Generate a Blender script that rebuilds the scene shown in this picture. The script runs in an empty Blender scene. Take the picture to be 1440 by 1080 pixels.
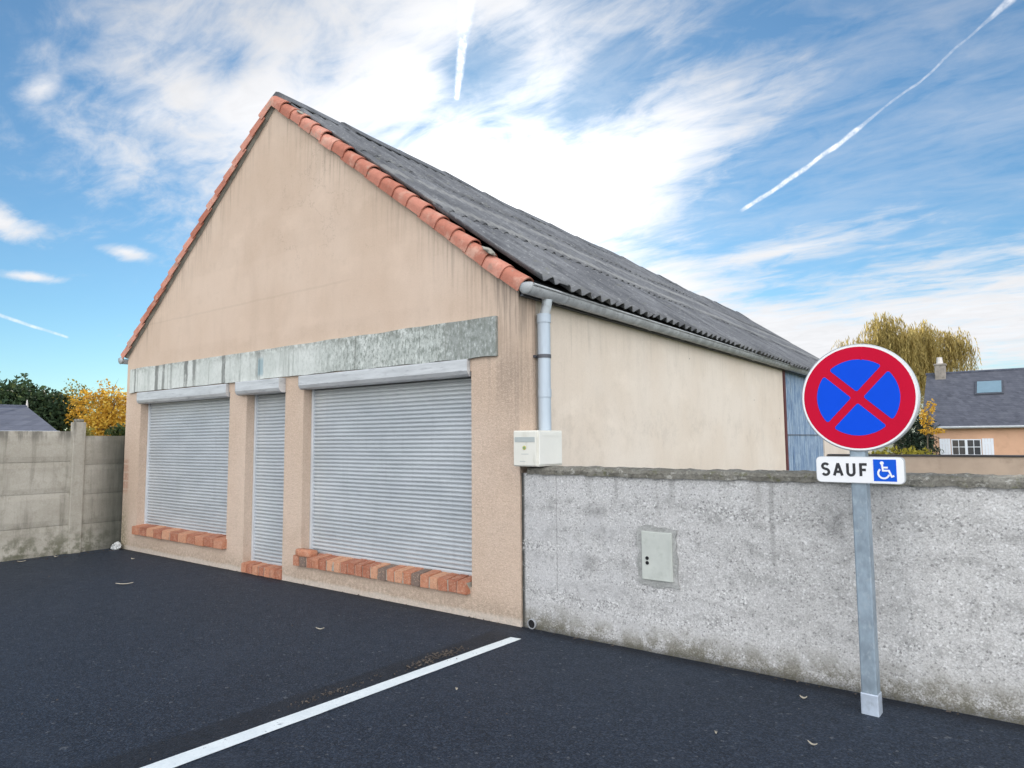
import bpy, bmesh, math, random
from mathutils import Vector, Matrix, noise as mnoise
R = math.radians
rnd = random.Random(7)
SC = bpy.context.scene
COL = SC.collection

# ------------------------------------------------------------------ node helpers
class V:
    """a socket (or a number) with arithmetic that adds Math nodes"""
    def __init__(s, nt, k): s.nt, s.k = nt, k
    def _m(s, op, *a, clamp=False):
        n = s.nt.nodes.new('ShaderNodeMath'); n.operation = op; n.use_clamp = clamp
        for i, x in enumerate((s,) + a):
            x = x.k if isinstance(x, V) else x
            if isinstance(x, (int, float)): n.inputs[i].default_value = x
            else: s.nt.links.new(x, n.inputs[i])
        return V(s.nt, n.outputs[0])
    def __add__(s, o): return s._m('ADD', o)
    __radd__ = __add__
    def __sub__(s, o): return s._m('SUBTRACT', o)
    def __rsub__(s, o): return V(s.nt, o)._m('SUBTRACT', s)
    def __mul__(s, o): return s._m('MULTIPLY', o)
    __rmul__ = __mul__
    def __truediv__(s, o): return s._m('DIVIDE', o)
    def max(s, o): return s._m('MAXIMUM', o)
    def min(s, o): return s._m('MINIMUM', o)
    def abs(s): return s._m('ABSOLUTE')
    def pow(s, o): return s._m('POWER', o)
    def sqrt(s): return s._m('SQRT')
    def asin(s): return s._m('ARCSINE')
    def exp(s): return s._m('EXPONENT')
    def atan2(s, o): return s._m('ARCTAN2', o)
    def clamp(s): return s._m('ADD', 0.0, clamp=True)
    def ss(s, a, b):
        n = s.nt.nodes.new('ShaderNodeMapRange'); n.interpolation_type = 'SMOOTHSTEP'
        s.nt.links.new(s.k, n.inputs[0])
        n.inputs[1].default_value = a; n.inputs[2].default_value = b
        n.inputs[3].default_value = 0; n.inputs[4].default_value = 1
        return V(s.nt, n.outputs[0])

def band(v, c, w, soft):
    """1 within w of c, fading over soft"""
    return 1.0 - (v - c).abs().ss(w, w + soft)

def sep(nt, sock):
    n = nt.nodes.new('ShaderNodeSeparateXYZ'); nt.links.new(sock, n.inputs[0])
    return [V(nt, o) for o in n.outputs]

def comb(nt, x, y, z):
    n = nt.nodes.new('ShaderNodeCombineXYZ')
    for i, q in enumerate((x, y, z)):
        q = q.k if isinstance(q, V) else q
        if isinstance(q, (int, float)): n.inputs[i].default_value = q
        else: nt.links.new(q, n.inputs[i])
    return n.outputs[0]

def mapv(nt, sock, scale=(1, 1, 1), rot=(0, 0, 0), loc=(0, 0, 0)):
    n = nt.nodes.new('ShaderNodeMapping'); nt.links.new(sock, n.inputs[0])
    n.inputs['Location'].default_value = loc; n.inputs['Rotation'].default_value = rot; n.inputs['Scale'].default_value = scale
    return n.outputs[0]

def noise(nt, sock, scale, detail=4, rough=.55, dist=0):
    n = nt.nodes.new('ShaderNodeTexNoise'); nt.links.new(sock, n.inputs['Vector'])
    n.inputs['Scale'].default_value = scale; n.inputs['Detail'].default_value = detail
    n.inputs['Roughness'].default_value = rough; n.inputs['Distortion'].default_value = dist
    return V(nt, n.outputs['Fac'])

def voro(nt, sock, scale, feature='F1', rand=1):
    n = nt.nodes.new('ShaderNodeTexVoronoi'); nt.links.new(sock, n.inputs['Vector'])
    n.feature = feature; n.inputs['Scale'].default_value = scale; n.inputs['Randomness'].default_value = rand
    return V(nt, n.outputs['Distance'])

def vcell(nt, sock, scale):
    """one random value per grain"""
    n = nt.nodes.new('ShaderNodeTexVoronoi'); nt.links.new(sock, n.inputs['Vector']); n.inputs['Scale'].default_value = scale
    return sep(nt, n.outputs['Color'])[0]

def mix(nt, fac, a, b, mode='MIX'):
    n = nt.nodes.new('ShaderNodeMix'); n.data_type = 'RGBA'; n.blend_type = mode
    for sock, x in ((n.inputs[0], fac), (n.inputs[6], a), (n.inputs[7], b)):
        if isinstance(x, V): x = x.k
        if isinstance(x, (int, float)): sock.default_value = x
        elif isinstance(x, (tuple, list)): sock.default_value = (*x[:3], 1)
        else: nt.links.new(x, sock)
    return n.outputs[2]

def srgb(r, g, b):
    f = lambda c: ((c / 255 + .055) / 1.055) ** 2.4 if c > 10 else c / 255 / 12.92
    return (f(r), f(g), f(b))

class Mat:
    def __init__(s, name, rough=.8, metal=0, spec=.5):
        s.m = bpy.data.materials.new(name); s.m.use_nodes = True
        s.nt = s.m.node_tree; s.b = s.nt.nodes['Principled BSDF']
        s.b.inputs['Roughness'].default_value = rough; s.b.inputs['Metallic'].default_value = metal
        s.b.inputs['Specular IOR Level'].default_value = spec
        tc = s.nt.nodes.new('ShaderNodeTexCoord'); s.P = tc.outputs['Object']
    def xyz(s): return sep(s.nt, s.P)
    def col(s, c):
        if isinstance(c, V): c = c.k
        if isinstance(c, (tuple, list)): s.b.inputs['Base Color'].default_value = (*c[:3], 1)
        else: s.nt.links.new(c, s.b.inputs['Base Color'])
        return s
    def rough(s, v): s.nt.links.new(v.k, s.b.inputs['Roughness'])
    def bump(s, h, strength=.3, dist=.01):
        n = s.nt.nodes.new('ShaderNodeBump'); n.inputs['Strength'].default_value = strength; n.inputs['Distance'].default_value = dist
        s.nt.links.new(h.k, n.inputs['Height']); s.nt.links.new(n.outputs[0], s.b.inputs['Normal'])
    def objrand(s):
        n = s.nt.nodes.new('ShaderNodeObjectInfo'); return V(s.nt, n.outputs['Random'])

# ------------------------------------------------------------------ camera
CAM = Vector((3.257, -4.4796, 1.5)); YAW, PITCH, ROLL, FPX = -.63935, .08293, -.00771, 944.7
fw = Vector((math.sin(YAW) * math.cos(PITCH), math.cos(YAW) * math.cos(PITCH), math.sin(PITCH)))
rt = Vector((math.cos(YAW), -math.sin(YAW), 0)); up = rt.cross(fw)
r2 = rt * math.cos(ROLL) + up * math.sin(ROLL); u2 = -rt * math.sin(ROLL) + up * math.cos(ROLL)
cd = bpy.data.cameras.new('camera'); cam = bpy.data.objects.new('camera', cd); COL.objects.link(cam)
cd.sensor_width = 36; cd.lens = FPX / 1440 * 36; cd.clip_end = 3000; cd.clip_start = .05
M4 = Matrix((r2, u2, -fw)).transposed().to_4x4(); M4.translation = CAM
cam.matrix_world = M4; SC.camera = cam
SC.view_settings.view_transform = 'Standard'; SC.view_settings.look = 'None'; SC.view_settings.gamma = 1
SC.view_settings.exposure = 0.80
SC.render.resolution_x = 1024; SC.render.resolution_y = 768

# ------------------------------------------------------------------ sun and sky
SUN_AZ, SUN_EL = R(-38), R(21.5)          # azimuth from +Y toward +X
sd = Vector((math.sin(SUN_AZ) * math.cos(SUN_EL), math.cos(SUN_AZ) * math.cos(SUN_EL), math.sin(SUN_EL)))
sl = bpy.data.lights.new('sun', 'SUN'); sl.energy = 3.4; sl.angle = R(.5); sl.color = (1, .93, .82)
so = bpy.data.objects.new('sun', sl); COL.objects.link(so); so.rotation_euler = sd.to_track_quat('Z', 'Y').to_euler(); so.location = sd * 60

W = bpy.data.worlds.new('World'); SC.world = W; W.use_nodes = True
nt = W.node_tree; bg = nt.nodes['Background']
sky = nt.nodes.new('ShaderNodeTexSky'); sky.sky_type = 'NISHITA'; sky.sun_disc = False
sky.sun_elevation = SUN_EL; sky.sun_rotation = SUN_AZ; sky.air_density = 1.0; sky.dust_density = .15; sky.ozone_density = 2.5
STR = .065
bg.inputs['Strength'].default_value = STR
tc = nt.nodes.new('ShaderNodeTexCoord'); D = tc.outputs['Generated']
dx, dy, dz = sep(nt, D)
az = dx.atan2(dy) * (180 / math.pi); el = dz.max(-.999).min(.999).asin() * (180 / math.pi)
inv = V(nt, 1.0)._m('DIVIDE', dz.max(0) + .12)
CP = comb(nt, dx * inv, dy * inv, 0.0)                  # a flat cloud layer overhead
CPr = mapv(nt, CP, scale=(1, 2.6, 1), rot=(0, 0, R(28)))
n1 = noise(nt, CPr, 1.9, 9, .62, .5)
n2 = noise(nt, mapv(nt, CP, scale=(1, 1.7, 1), rot=(0, 0, R(40)), loc=(3, 1, 0)), 6.5, 7, .62, .7)
nlow = noise(nt, mapv(nt, CP, loc=(5, 2, 0)), .9, 3, .5)
fb = n1 * .62 + n2 * .38
def blob(a, e, ra, re, rot=0, pw=1.0):
    c, s = math.cos(R(rot)), math.sin(R(rot))
    da, de = az - a, el - e
    u = (da * c + de * s) * (1 / ra); v = (de * c - da * s) * (1 / re)
    return (1.0 - (u * u + v * v).sqrt())
mass = blob(-58, 27, 17, 13, 25).max(blob(-47, 30, 15, 9)).max(blob(-42, 21, 17, 9)).max(blob(-42, 33, 27, 9)).max(blob(-26, 22.5, 18, 6.5, 28)) \
    .max(blob(-30, 13, 20, 5.5, -6)).max(blob(-8, 7, 30, 6, 6) + .12).max(blob(-15, 14.5, 16, 2.0, 8) - .22)
# thin patches low at the left
patch = blob(-74.5, 15, 3.2, 1.3, -20).max(blob(-67, 14, 2.4, .8, 0)).max(blob(-73, 11.5, 3, .5) - .1).max(blob(-72.5, 24, 3.5, 1.4, 30) - .25)
hole = blob(-39.5, 30.5, 6.0, 4.0, 15).max(blob(-28, 29, 6, 3, 25) - .1).max(blob(-60, 28, 5, 2.5, 30) - .2)
m = mass.max(patch).max(-.9)
rear_fill = (1.0 - (dx * sd.x + dy * sd.y).ss(-.35, .15))                  # unseen broken cloud behind the camera, added as bright fill for the facade
m = m.max(rear_fill * .95 - .3 + (nlow - .5) * 1.2)
m = m - hole.max(0) * 1.0 
core = blob(-37, 19.5, 17, 6, 4).max(blob(-24, 9.5, 17, 4.5, -12)).max(0)
dens = (m * 1.15 + (fb - .5) * 2.9 - .03 + core * 1.1).ss(-.08, 1.05)
veil = ((fb - .44) * 1.5 + .06).max(0).min(.35) * (dz.ss(0, .5)) * (az.ss(-62, -50) * .85 + .15)   # high thin haze of ice
low = (1.0 - dz.ss(.02, .20)) * (az.ss(-68, -40) * .4 + .08)
dens = (dens + veil * (1.0 - dens)).max(low)
# contrails: arcs of great circles
def dirn(a, e):
    a, e = R(a), R(e); return Vector((math.sin(a) * math.cos(e), math.cos(a) * math.cos(e), math.sin(e)))
def trail(p, q, w0, w1, amp=.0015, kink=0, dens0=1.0, thin=0):
    P, Q = dirn(*p), dirn(*q); n = P.cross(Q).normalized(); t = (Q - P).normalized(); L = (Q - P).length
    def dot(v): return dx * v.x + dy * v.y + dz * v.z
    s = (dot(t) - P.dot(t)) * (1 / L)
    wob = (noise(nt, D, 9, 3, .6) - .5) * amp * 6 + (noise(nt, D, 60, 3, .6) - .5) * amp * .9
    dd = (dot(n) + wob + ((s * (1.0 - s)) * kink)).abs()
    w = s.max(0).min(1) * (w1 - w0) + w0; mid = band(s, .72, .17, .10) * thin; w = w * (1.0 - mid * .55)
    puff = noise(nt, D, 85, 4, .65)
    prof = 1.0 - (dd / w).ss(.25, 1.0)
    return prof * (1.0 - mid * .5) * s.ss(0, .05) * (1.0 - s.ss(.97, 1.02)) * ((puff - .3) * 1.6 + .35).max(.45).min(1) * dens0 * (dz.ss(0, .02))
tr = trail((-17.66, 17.9), (1.9, 28.4), .0042, .0060, .0030, -.045, .95, 1.0).max(trail((-41.4, 27.4), (-40.2, 36), .0060, .0150, .0012, 0, 1.0)) \
    .max(trail((-74.6, 8.8), (-70.3, 7.5), .0032, .0022, .0008, 0, .6))
dens = dens.max(tr)
glow = (dx * sd.x + dy * sd.y + dz * sd.z).max(0)
bright = (glow.pow(40) * .40 + .53) + rear_fill * 1.62
bright = bright * (1.0 - (n2 - .5) * .30)
bright = bright * (1.0 - (el - 24).max(0).min(7) * .020) + tr * .3
cc = comb(nt, bright * (1 / STR) * .98, bright * (1 / STR) * .99, bright * (1 / STR) * 1.02)
cool = mix(nt, 1.0, sky.outputs[0], (.70, .97, 1.05), 'MULTIPLY')
cm = mix(nt, dens, cool, cc)
nt.links.new(cm, bg.inputs['Color'])

# ------------------------------------------------------------------ object helpers
class MB:
    """collects shapes; build() links them as ONE mesh object"""
    def __init__(s): s.v, s.f, s.mi = [], [], []
    def add(s, vs, fs, mi=0):
        o = len(s.v); s.v += [tuple(v) for v in vs]
        for f in fs: s.f.append([i + o for i in f]); s.mi.append(mi)
        return s
    def box(s, x0, x1, y0, y1, z0, z1, mi=0, bev=0, top=None):
        if bev <= 0:
            vs = [(x, y, z) for z in (z0, z1) for y in (y0, y1) for x in (x0, x1)]
            return s.add(vs, [(0, 2, 3, 1), (4, 5, 7, 6), (0, 1, 5, 4), (2, 6, 7, 3), (0, 4, 6, 2), (1, 3, 7, 5)], mi)
        bm = bmesh.new(); bmesh.ops.create_cube(bm, size=1)
        for v in bm.verts: v.co = ((x0 + x1) / 2 + v.co.x * (x1 - x0), (y0 + y1) / 2 + v.co.y * (y1 - y0), (z0 + z1) / 2 + v.co.z * (z1 - z0))
        bmesh.ops.bevel(bm, geom=bm.edges[:], offset=bev, segments=2, affect='EDGES', profile=.5)
        s.bm(bm, mi); return s
    def bm(s, bm, mi=0, M=None):
        bm.verts.index_update()
        s.add([(M @ v.co) if M else v.co for v in bm.verts], [[v.index for v in f.verts] for f in bm.faces], mi); bm.free(); return s
    def tube(s, pts, rad, seg=10, mi=0, cap=True):
        pts = [Vector(p) for p in pts]; rs = rad if isinstance(rad, (list, tuple)) else [rad] * len(pts)
        vs, fs = [], []; ref = None
        for i, p in enumerate(pts):
            t = (pts[min(i + 1, len(pts) - 1)] - pts[max(i - 1, 0)]).normalized()
            if ref is None: ref = Vector((0, 0, 1)) if abs(t.z) < .9 else Vector((1, 0, 0))
            a = (ref - t * ref.dot(t)).normalized(); b = t.cross(a); ref = a
            for k in range(seg):
                an = 2 * math.pi * k / seg; vs.append(p + (a * math.cos(an) + b * math.sin(an)) * rs[i])
        for i in range(len(pts) - 1):
            for k in range(seg):
                fs.append((i * seg + k, i * seg + (k + 1) % seg, (i + 1) * seg + (k + 1) % seg, (i + 1) * seg + k))
        if cap: fs.append(tuple(range(seg))[::-1]); fs.append(tuple((len(pts) - 1) * seg + k for k in range(seg)))
        return s.add(vs, fs, mi)
    def prism(s, poly, y0, y1, mi=0, fr=None):
        """poly of (x,z) extruded from y0 (front) to y1"""
        n = len(poly); vs = [(x, y0, z) for x, z in poly] + [(x, y1, z) for x, z in poly]
        if fr: vs = [fr(v) for v in vs]
        fs = [tuple(range(n)), tuple(range(2 * n - 1, n - 1, -1))] + [(i, i + n, (i + 1) % n + n, (i + 1) % n) for i in range(n)]
        return s.add(vs, fs, mi)
    def build(s, name, mats, parent=None, smooth=False, loc=None):
        me = bpy.data.meshes.new(name)
        me.from_pydata(s.v, [], s.f)
        for mm in (mats if isinstance(mats, (list, tuple)) else [mats]): me.materials.append(mm.m if isinstance(mm, Mat) else mm)
        for p, i in zip(me.polygons, s.mi): p.material_index = i
        bm = bmesh.new(); bm.from_mesh(me); bmesh.ops.recalc_face_normals(bm, faces=bm.faces[:]); bm.to_mesh(me); bm.free()
        if smooth:
            for p in me.polygons: p.use_smooth = True
            if smooth != 'all':
                me.set_sharp_from_angle(angle=R(40))
        me.update()
        o = bpy.data.objects.new(name, me); COL.objects.link(o)
        if parent is not None: o.parent = parent
        if loc: o.location = loc
        return o

def tag(o, label=None, cat=None, group=None, kind=None):
    if label: o['label'] = label
    if cat: o['category'] = cat
    if group: o['group'] = group
    if kind: o['kind'] = kind
    return o
def thing(name, label, cat, loc=(0, 0, 0), rz=0, group=None):
    o = bpy.data.objects.new(name, None); COL.objects.link(o); o.empty_display_size = .2
    o.location = loc; o.rotation_euler = (0, 0, rz); return tag(o, label, cat, group)
def jit(v, a, sc=3.0, seed=0):
    p = Vector(v) * sc + Vector((seed, seed * 1.7, seed * .3))
    return Vector(v) + mnoise.noise_vector(p) * a

# ------------------------------------------------------------------ materials
def stucco(name, c1, c2, facade=True):
    a = Mat(name, .95, spec=.2); nt = a.nt; x, y, z = a.xyz()
    big = noise(nt, a.P, .7, 4, .6); med = noise(nt, mapv(nt, a.P, scale=(1, 1, .35)), 3.2, 6, .62)
    c = mix(nt, big.ss(.35, .68), c1, c2)
    streak = noise(nt, mapv(nt, a.P, scale=(6, 6, .6)), 1.6, 5, .7)
    c = mix(nt, streak.ss(.50, .80) * (.16 if facade else .07), c, [q * .68 for q in c1])
    c = mix(nt, med.ss(.48, .8) * .28, c, [q * .72 for q in c1])
    pale = noise(nt, mapv(nt, a.P, scale=(1, 1, 1.6), loc=(3, 1, 4)), 1.1, 5, .6)
    c = mix(nt, pale.ss(.52, .75) * .35, c, [min(1, q * 1.2) for q in c2])
    fine = noise(nt, a.P, 85, 3, .7); fine2 = noise(nt, a.P, 28, 4, .7)
    blot = noise(nt, mapv(nt, a.P, loc=(9, 4, 2)), 5.5, 6, .72); c = mix(nt, blot.ss(.50, .72) * .22, c, [q * .74 for q in c1])
    gr = noise(nt, mapv(nt, a.P, loc=(1, 4, 7)), 55, 3, .75); c = mix(nt, gr.ss(.52, .74) * .22, c, [q * .66 for q in c1]); c = mix(nt, (1.0 - gr.ss(.30, .46)) * .16, c, [min(1, q * 1.25) for q in c2])
    if facade:
        rough = 1.0 - z.ss(2.0, 2.45)                        # roughcast below the fascia, floated render above
        sx = (noise(nt, a.P, 2.5, 4, .6) - .5) * .12
        # floated render panel and old lines of an earlier sign
        c = mix(nt, band(x + 3.55, 0.0, 2.55, .05) * band(z + sx * .25, 3.2, .42, .05) * .12, c, [min(1, q * 1.18) for q in c2])
        c = mix(nt, band(z + sx * .3, 3.16, .006, .012) * (1.0 - (x + 2.3).ss(0, .3)) * .14, c, [q * .6 for q in c1])
        # grime: right eave corner, under the verge, around the base
        st = noise(nt, mapv(nt, a.P, scale=(14, 14, .5), loc=(2, 0, 1)), 1.5, 5, .7)
        cor = x.ss(-.75, .02) * z.ss(1.1, 2.9) * st.ss(.42, .68) + band(x + sx * 1.5, -.10, .05, .14) * z.ss(1.5, 2.1) * med.ss(.3, .6) * .45
        c = mix(nt, cor.min(1) * .62, c, (.115, .10, .085))
        vg = 1.0 - ((5.55 - (x + 3.53).abs() * .765) - z).ss(.02, .75)
        c = mix(nt, vg * st.ss(.46, .70) * z.ss(2.6, 3) * .55, c, (.15, .13, .11))
        base = (1.0 - (z + sx).ss(.02, .26)) * fine2.ss(.30, .62)
        c = mix(nt, base * .5, c, (.16, .14, .095))
        rim = (1.0 - (z + sx * .5).ss(.03, .075)) * .55
        c = mix(nt, rim, c, (.60, .55, .49))
        moss = (1.0 - (x + 7.05).ss(.02, .30)) * (1.0 - z.ss(.15, .95)) * fine2.ss(.3, .6)
        c = mix(nt, moss * .75, c, (.10, .115, .045))
        # exposed brick at the left corner
        bk = (1.0 - (x + 7.05 + sx * .7).ss(.10, .16)) * band(z + sx, 1.03, .20, .08)
        joint = ((z * (1 / .12))._m('FRACT') - .5).abs().ss(.36, .46)
        c = mix(nt, bk * fine2.ss(.34, .5) * (1.0 - joint * .8) * .6, c, (.36, .17, .11))
        # hairline cracks
        cr = ((noise(nt, mapv(nt, a.P, loc=(1.3, 0, 2)), 1.3, 7, .6) - .5).abs())
        ck = (1.0 - cr.ss(.0005, .0035)) * band(x, -2.55, .75, .2) * band(z, 4.15, .6, .2)
        c = mix(nt, ck * .28, c, (.16, .12, .10))
        h = fine * .5 + fine2 * .6
        n = nt.nodes.new('ShaderNodeMath'); n.operation = 'MULTIPLY'
        hh = h * (rough * .85 + .15)
        a.bump(hh, .9, .016)
        spk = vcell(nt, a.P, 120) * .45 + noise(nt, a.P, 24, 5, .8) * .55
        c = mix(nt, spk.ss(.5, .75) * rough * .24, c, [q * .62 for q in c1])
        c = mix(nt, spk.ss(.28, .45)._m('SUBTRACT', 1.0).abs() * rough * .24, c, [min(1, q * 1.35) for q in c2])
    else:
        st = noise(nt, mapv(nt, a.P, scale=(6, 9, .35), loc=(2, 0, 1)), 1.5, 5, .7)
        cor = (1.0 - y.ss(.02, .26)) * st.ss(.36, .56)
        c = mix(nt, cor * .65, c, (.13, .11, .09))
        c = mix(nt, (1.0 - y.ss(.0, 1.6)) * st.ss(.54, .76) * .22, c, (.20, .165, .12))
        c = mix(nt, band(z, 2.6, .1, .3) * st.ss(.5, .75) * .22, c, (.2, .17, .13))
        c = mix(nt, band(z + (med - .5) * .5, 1.62, .06, .2) * blot.ss(.45, .6) * .07, c, (.2, .17, .14))
        dots = voro(nt, mapv(nt, a.P, scale=(1, 1, 1)), 2.2)
        c = mix(nt, 1.0 - dots.ss(.018, .026), c, (.1, .08, .06))
        a.bump(fine * .3 + fine2 * .4 + med * .6, .3, .012)
    a.col(c); return a

M_FACADE = stucco('facade_render', (.528, .402, .308), (.584, .460, .366))
M_SIDE = stucco('side_render', (.665, .572, .478), (.705, .625, .540), False)

def concrete(name, c1, c2, dark, sc=1.0, spk=.35, bump=.5):
    a = Mat(name, .95, spec=.2); nt = a.nt
    big = noise(nt, mapv(nt, a.P, scale=(.8, .8, 1.3)), 1.6 * sc, 5, .65); med = noise(nt, a.P, 9 * sc, 5, .65); fine = noise(nt, a.P, 60, 3, .75)
    c = mix(nt, big.ss(.35, .7), c1, c2)
    c = mix(nt, med.ss(.5, .72) * .4, c, dark)
    c = mix(nt, fine.ss(.5, .72) * spk, c, dark)
    c = mix(nt, (1.0 - fine.ss(.30, .44)) * spk, c, [min(1, q * 1.45) for q in c2])
    a.bump(fine * .7 + med * .5, bump, .012); a.c = c; a.fine = fine; a.med = med; a.big = big
    a.col(c); return a

def wallmat():
    a = concrete('rough_concrete', (.60, .59, .575), (.70, .688, .672), (.38, .375, .365), 1, .25, 1.0); nt = a.nt; x, y, z = a.xyz()
    c = a.c
    gr = voro(nt, a.P, 95); c = mix(nt, gr.ss(.45, .75) * .30, c, (.22, .215, .21))
    c = mix(nt, x.ss(.9, 2.6) * .22, c, (.56, .535, .495))
    g2 = noise(nt, mapv(nt, a.P, loc=(5, 5, 5)), 110, 2, .8); c = mix(nt, g2.ss(.50, .66) * .28, c, (.20, .198, .195)); c = mix(nt, (1.0 - g2.ss(.36, .48)) * .35, c, (.72, .72, .73))
    c = mix(nt, (1.0 - noise(nt, a.P, 48, 2, .8).ss(.25, .33)) * .6, c, (.78, .77, .76))
    w = (noise(nt, a.P, 1.7, 4, .6) - .5)
    # blotchy horizontal lifts of the casting
    for zz, ww in ((.98, .05), (.78, .03), (.56, .035), (.34, .04)):
        c = mix(nt, band(z + w * .16, zz, ww, .05) * a.med.ss(.42, .66) * .34, c, (.17, .165, .155))
    k1 = vcell(nt, a.P, 150); k2 = vcell(nt, mapv(nt, a.P, loc=(2, 5, 1)), 95)
    c = mix(nt, (1.0 - k1.ss(.0, .5)) * .32, c, (.26, .255, .25)); c = mix(nt, k1.ss(.70, 1.0) * .30, c, (.76, .755, .75))
    c = mix(nt, k2.ss(.93, .97) * .55, c, (.84, .83, .82)); c = mix(nt, (1.0 - k2.ss(.04, .07)) * .45, c, (.12, .118, .115))
    lft = 1.0 - (x - .95).ss(0, .8)
    c = mix(nt, lft * band(z, .62, .5, .15) * noise(nt, mapv(nt, a.P, loc=(4, 2, 8)), 2.3, 5, .6).ss(.42, .62) * .4, c, (.55, .545, .545))
    # streaks under the coping
    st = noise(nt, mapv(nt, a.P, scale=(7, 7, .6)), 1.4, 5, .7)
    c = mix(nt, z.ss(.85, 1.22) * st.ss(.52, .74) * .5, c, (.17, .16, .145))
    for xx, wd, zb in ((.335, .003, .1), (.86, .008, .88), (1.30, .012, .95), (1.98, .008, .55), (.62, .01, 1.0)):
        c = mix(nt, band(x + w * .015, xx, wd, wd * 1.6) * z.ss(zb, zb + .30) * .32, c, (.14, .135, .125))
    for xx, zz, r in ((.70, .97, .10), (.71, .80, .08), (1.27, 1.08, .06), (.65, .55, .12), (2.35, .95, .2)):
        d = ((x - xx) * (x - xx) + (z - zz) * (z - zz)).sqrt() + w * .10
        c = mix(nt, (1.0 - d.ss(.0, r)) * a.med.ss(.3, .6) * .36, c, (.17, .165, .16))
    # soil splash and moss at the foot
    c = mix(nt, (1.0 - (z + w * .22).ss(.02, .26)) * a.med.ss(.36, .58) * .62, c, (.20, .185, .13))
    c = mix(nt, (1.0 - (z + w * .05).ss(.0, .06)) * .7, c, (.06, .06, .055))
    # dark joint against the house
    c = mix(nt, 1.0 - x.ss(.012, .04), c, (.07, .07, .065))
    # rows of exposed pale stones and dark pits left by the lifts
    rows = (z + w * .22); fl = noise(nt, mapv(nt, a.P, scale=(1, 1, 2.2), loc=(6, 3, 2)), 1.9, 5, .7)
    rb_ = band(rows, .66, .02, .05).max(band(rows, .47, .02, .05)).max(band(rows, 1.02, .02, .05)).max(band(rows, .27, .02, .06)) * fl.ss(.46, .60)
    c = mix(nt, rb_ * (1.0 - k2.ss(.0, .55)) * .5, c, (.16, .157, .15)); c = mix(nt, rb_ * k2.ss(.74, .80) * .45, c, (.84, .83, .81))
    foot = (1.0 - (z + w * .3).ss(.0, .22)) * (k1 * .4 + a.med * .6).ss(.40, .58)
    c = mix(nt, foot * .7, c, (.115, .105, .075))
    a.bump(k1 * .7 + k2 * .5 + a.med, 1.0, .012)
    a.col(c); return a
M_WALL = wallmat()

def copingmat():
    a = concrete('lichen_coping', (.16, .15, .125), (.24, .23, .20), (.05, .05, .042), 3, .7, 1.0); nt = a.nt
    c = mix(nt, noise(nt, a.P, 22, 4, .7).ss(.56, .66) * .7, a.c, (.45, .44, .40))
    c = mix(nt, noise(nt, mapv(nt, a.P, loc=(3, 5, 1)), 14, 4, .7).ss(.55, .68) * .6, c, (.10, .105, .04))
    a.col(c); return a
M_COPING = copingmat()

def fencemat():
    a = concrete('precast_concrete', (.36, .333, .28), (.455, .427, .368), (.22, .20, .155), 1, .25, .3); nt = a.nt; x, y, z = a.xyz()
    st = noise(nt, mapv(nt, a.P, scale=(6, 6, .5)), 1.6, 5, .68)
    c = mix(nt, st.ss(.48, .72) * .5, a.c, (.15, .14, .11))
    c = mix(nt, (1.0 - z.ss(.05, .5)) * a.med.ss(.38, .6) * .7, c, (.085, .09, .05))
    c = mix(nt, z.ss(1.48, 1.64) * st.ss(.40, .6) * .7, c, (.10, .095, .08))
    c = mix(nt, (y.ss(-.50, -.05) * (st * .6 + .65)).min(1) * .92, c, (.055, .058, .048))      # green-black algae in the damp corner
    a.col(c); return a
M_FENCE = fencemat()

def asphaltmat():
    a = Mat('asphalt', .75, spec=.30); nt = a.nt; x, y, z = a.xyz()
    big = noise(nt, a.P, .5, 4, .6); med = noise(nt, a.P, 9, 5, .7); v = voro(nt, a.P, 105)
    g1 = vcell(nt, a.P, 130); g2 = vcell(nt, mapv(nt, a.P, loc=(3, 1, 0)), 110); g3 = vcell(nt, mapv(nt, a.P, loc=(1, 7, 0)), 70)
    c = mix(nt, big.ss(.3, .7), (.0105, .0175, .031), (.0160, .0255, .043))
    c = mix(nt, med.ss(.45, .75) * .4, c, (.011, .015, .022))
    c = mix(nt, g1.ss(.55, 1.0) * .65, c, (.050, .068, .098))
    c = mix(nt, (1.0 - g1.ss(.0, .4)) * .7, c, (.006, .008, .011))
    c = mix(nt, g2.ss(.88, .96) * .32, c, (.085, .10, .125))
    c = mix(nt, g3.ss(.990, .997) * .4, c, (.20, .21, .22))
    # darker rolled joint left of the painted line
    w = (noise(nt, a.P, 3, 4, .6) - .5) * .10
    c = mix(nt, band(x + w - (y + .27) * .062, -.02, .085, .05) * .55 * (1.0 - y.ss(-.3, -.1)), c, (.008, .0095, .012))
    wear = noise(nt, mapv(nt, a.P, loc=(8, 1, 0)), 1.3, 5, .65); c = mix(nt, wear.ss(.52, .75) * .35, c, (.042, .052, .070))
    c = mix(nt, noise(nt, a.P, 40, 2, .6).ss(.735, .75) * .7, c, (.22, .21, .19))        # pale grit
    c = mix(nt, y.ss(-.16, -.03) * (1.0 - y.ss(.0, .05)) * .55, c, (.008, .008, .010))  # dirt and contact shadow along the wall foot, painted into the asphalt colour
    a.col(c); a.rough((med * .22 + .46) + big * .1)
    a.bump(g1 * .5 + v + g2 * .4, .6, .006); return a
M_ASPHALT = asphaltmat()

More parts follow.
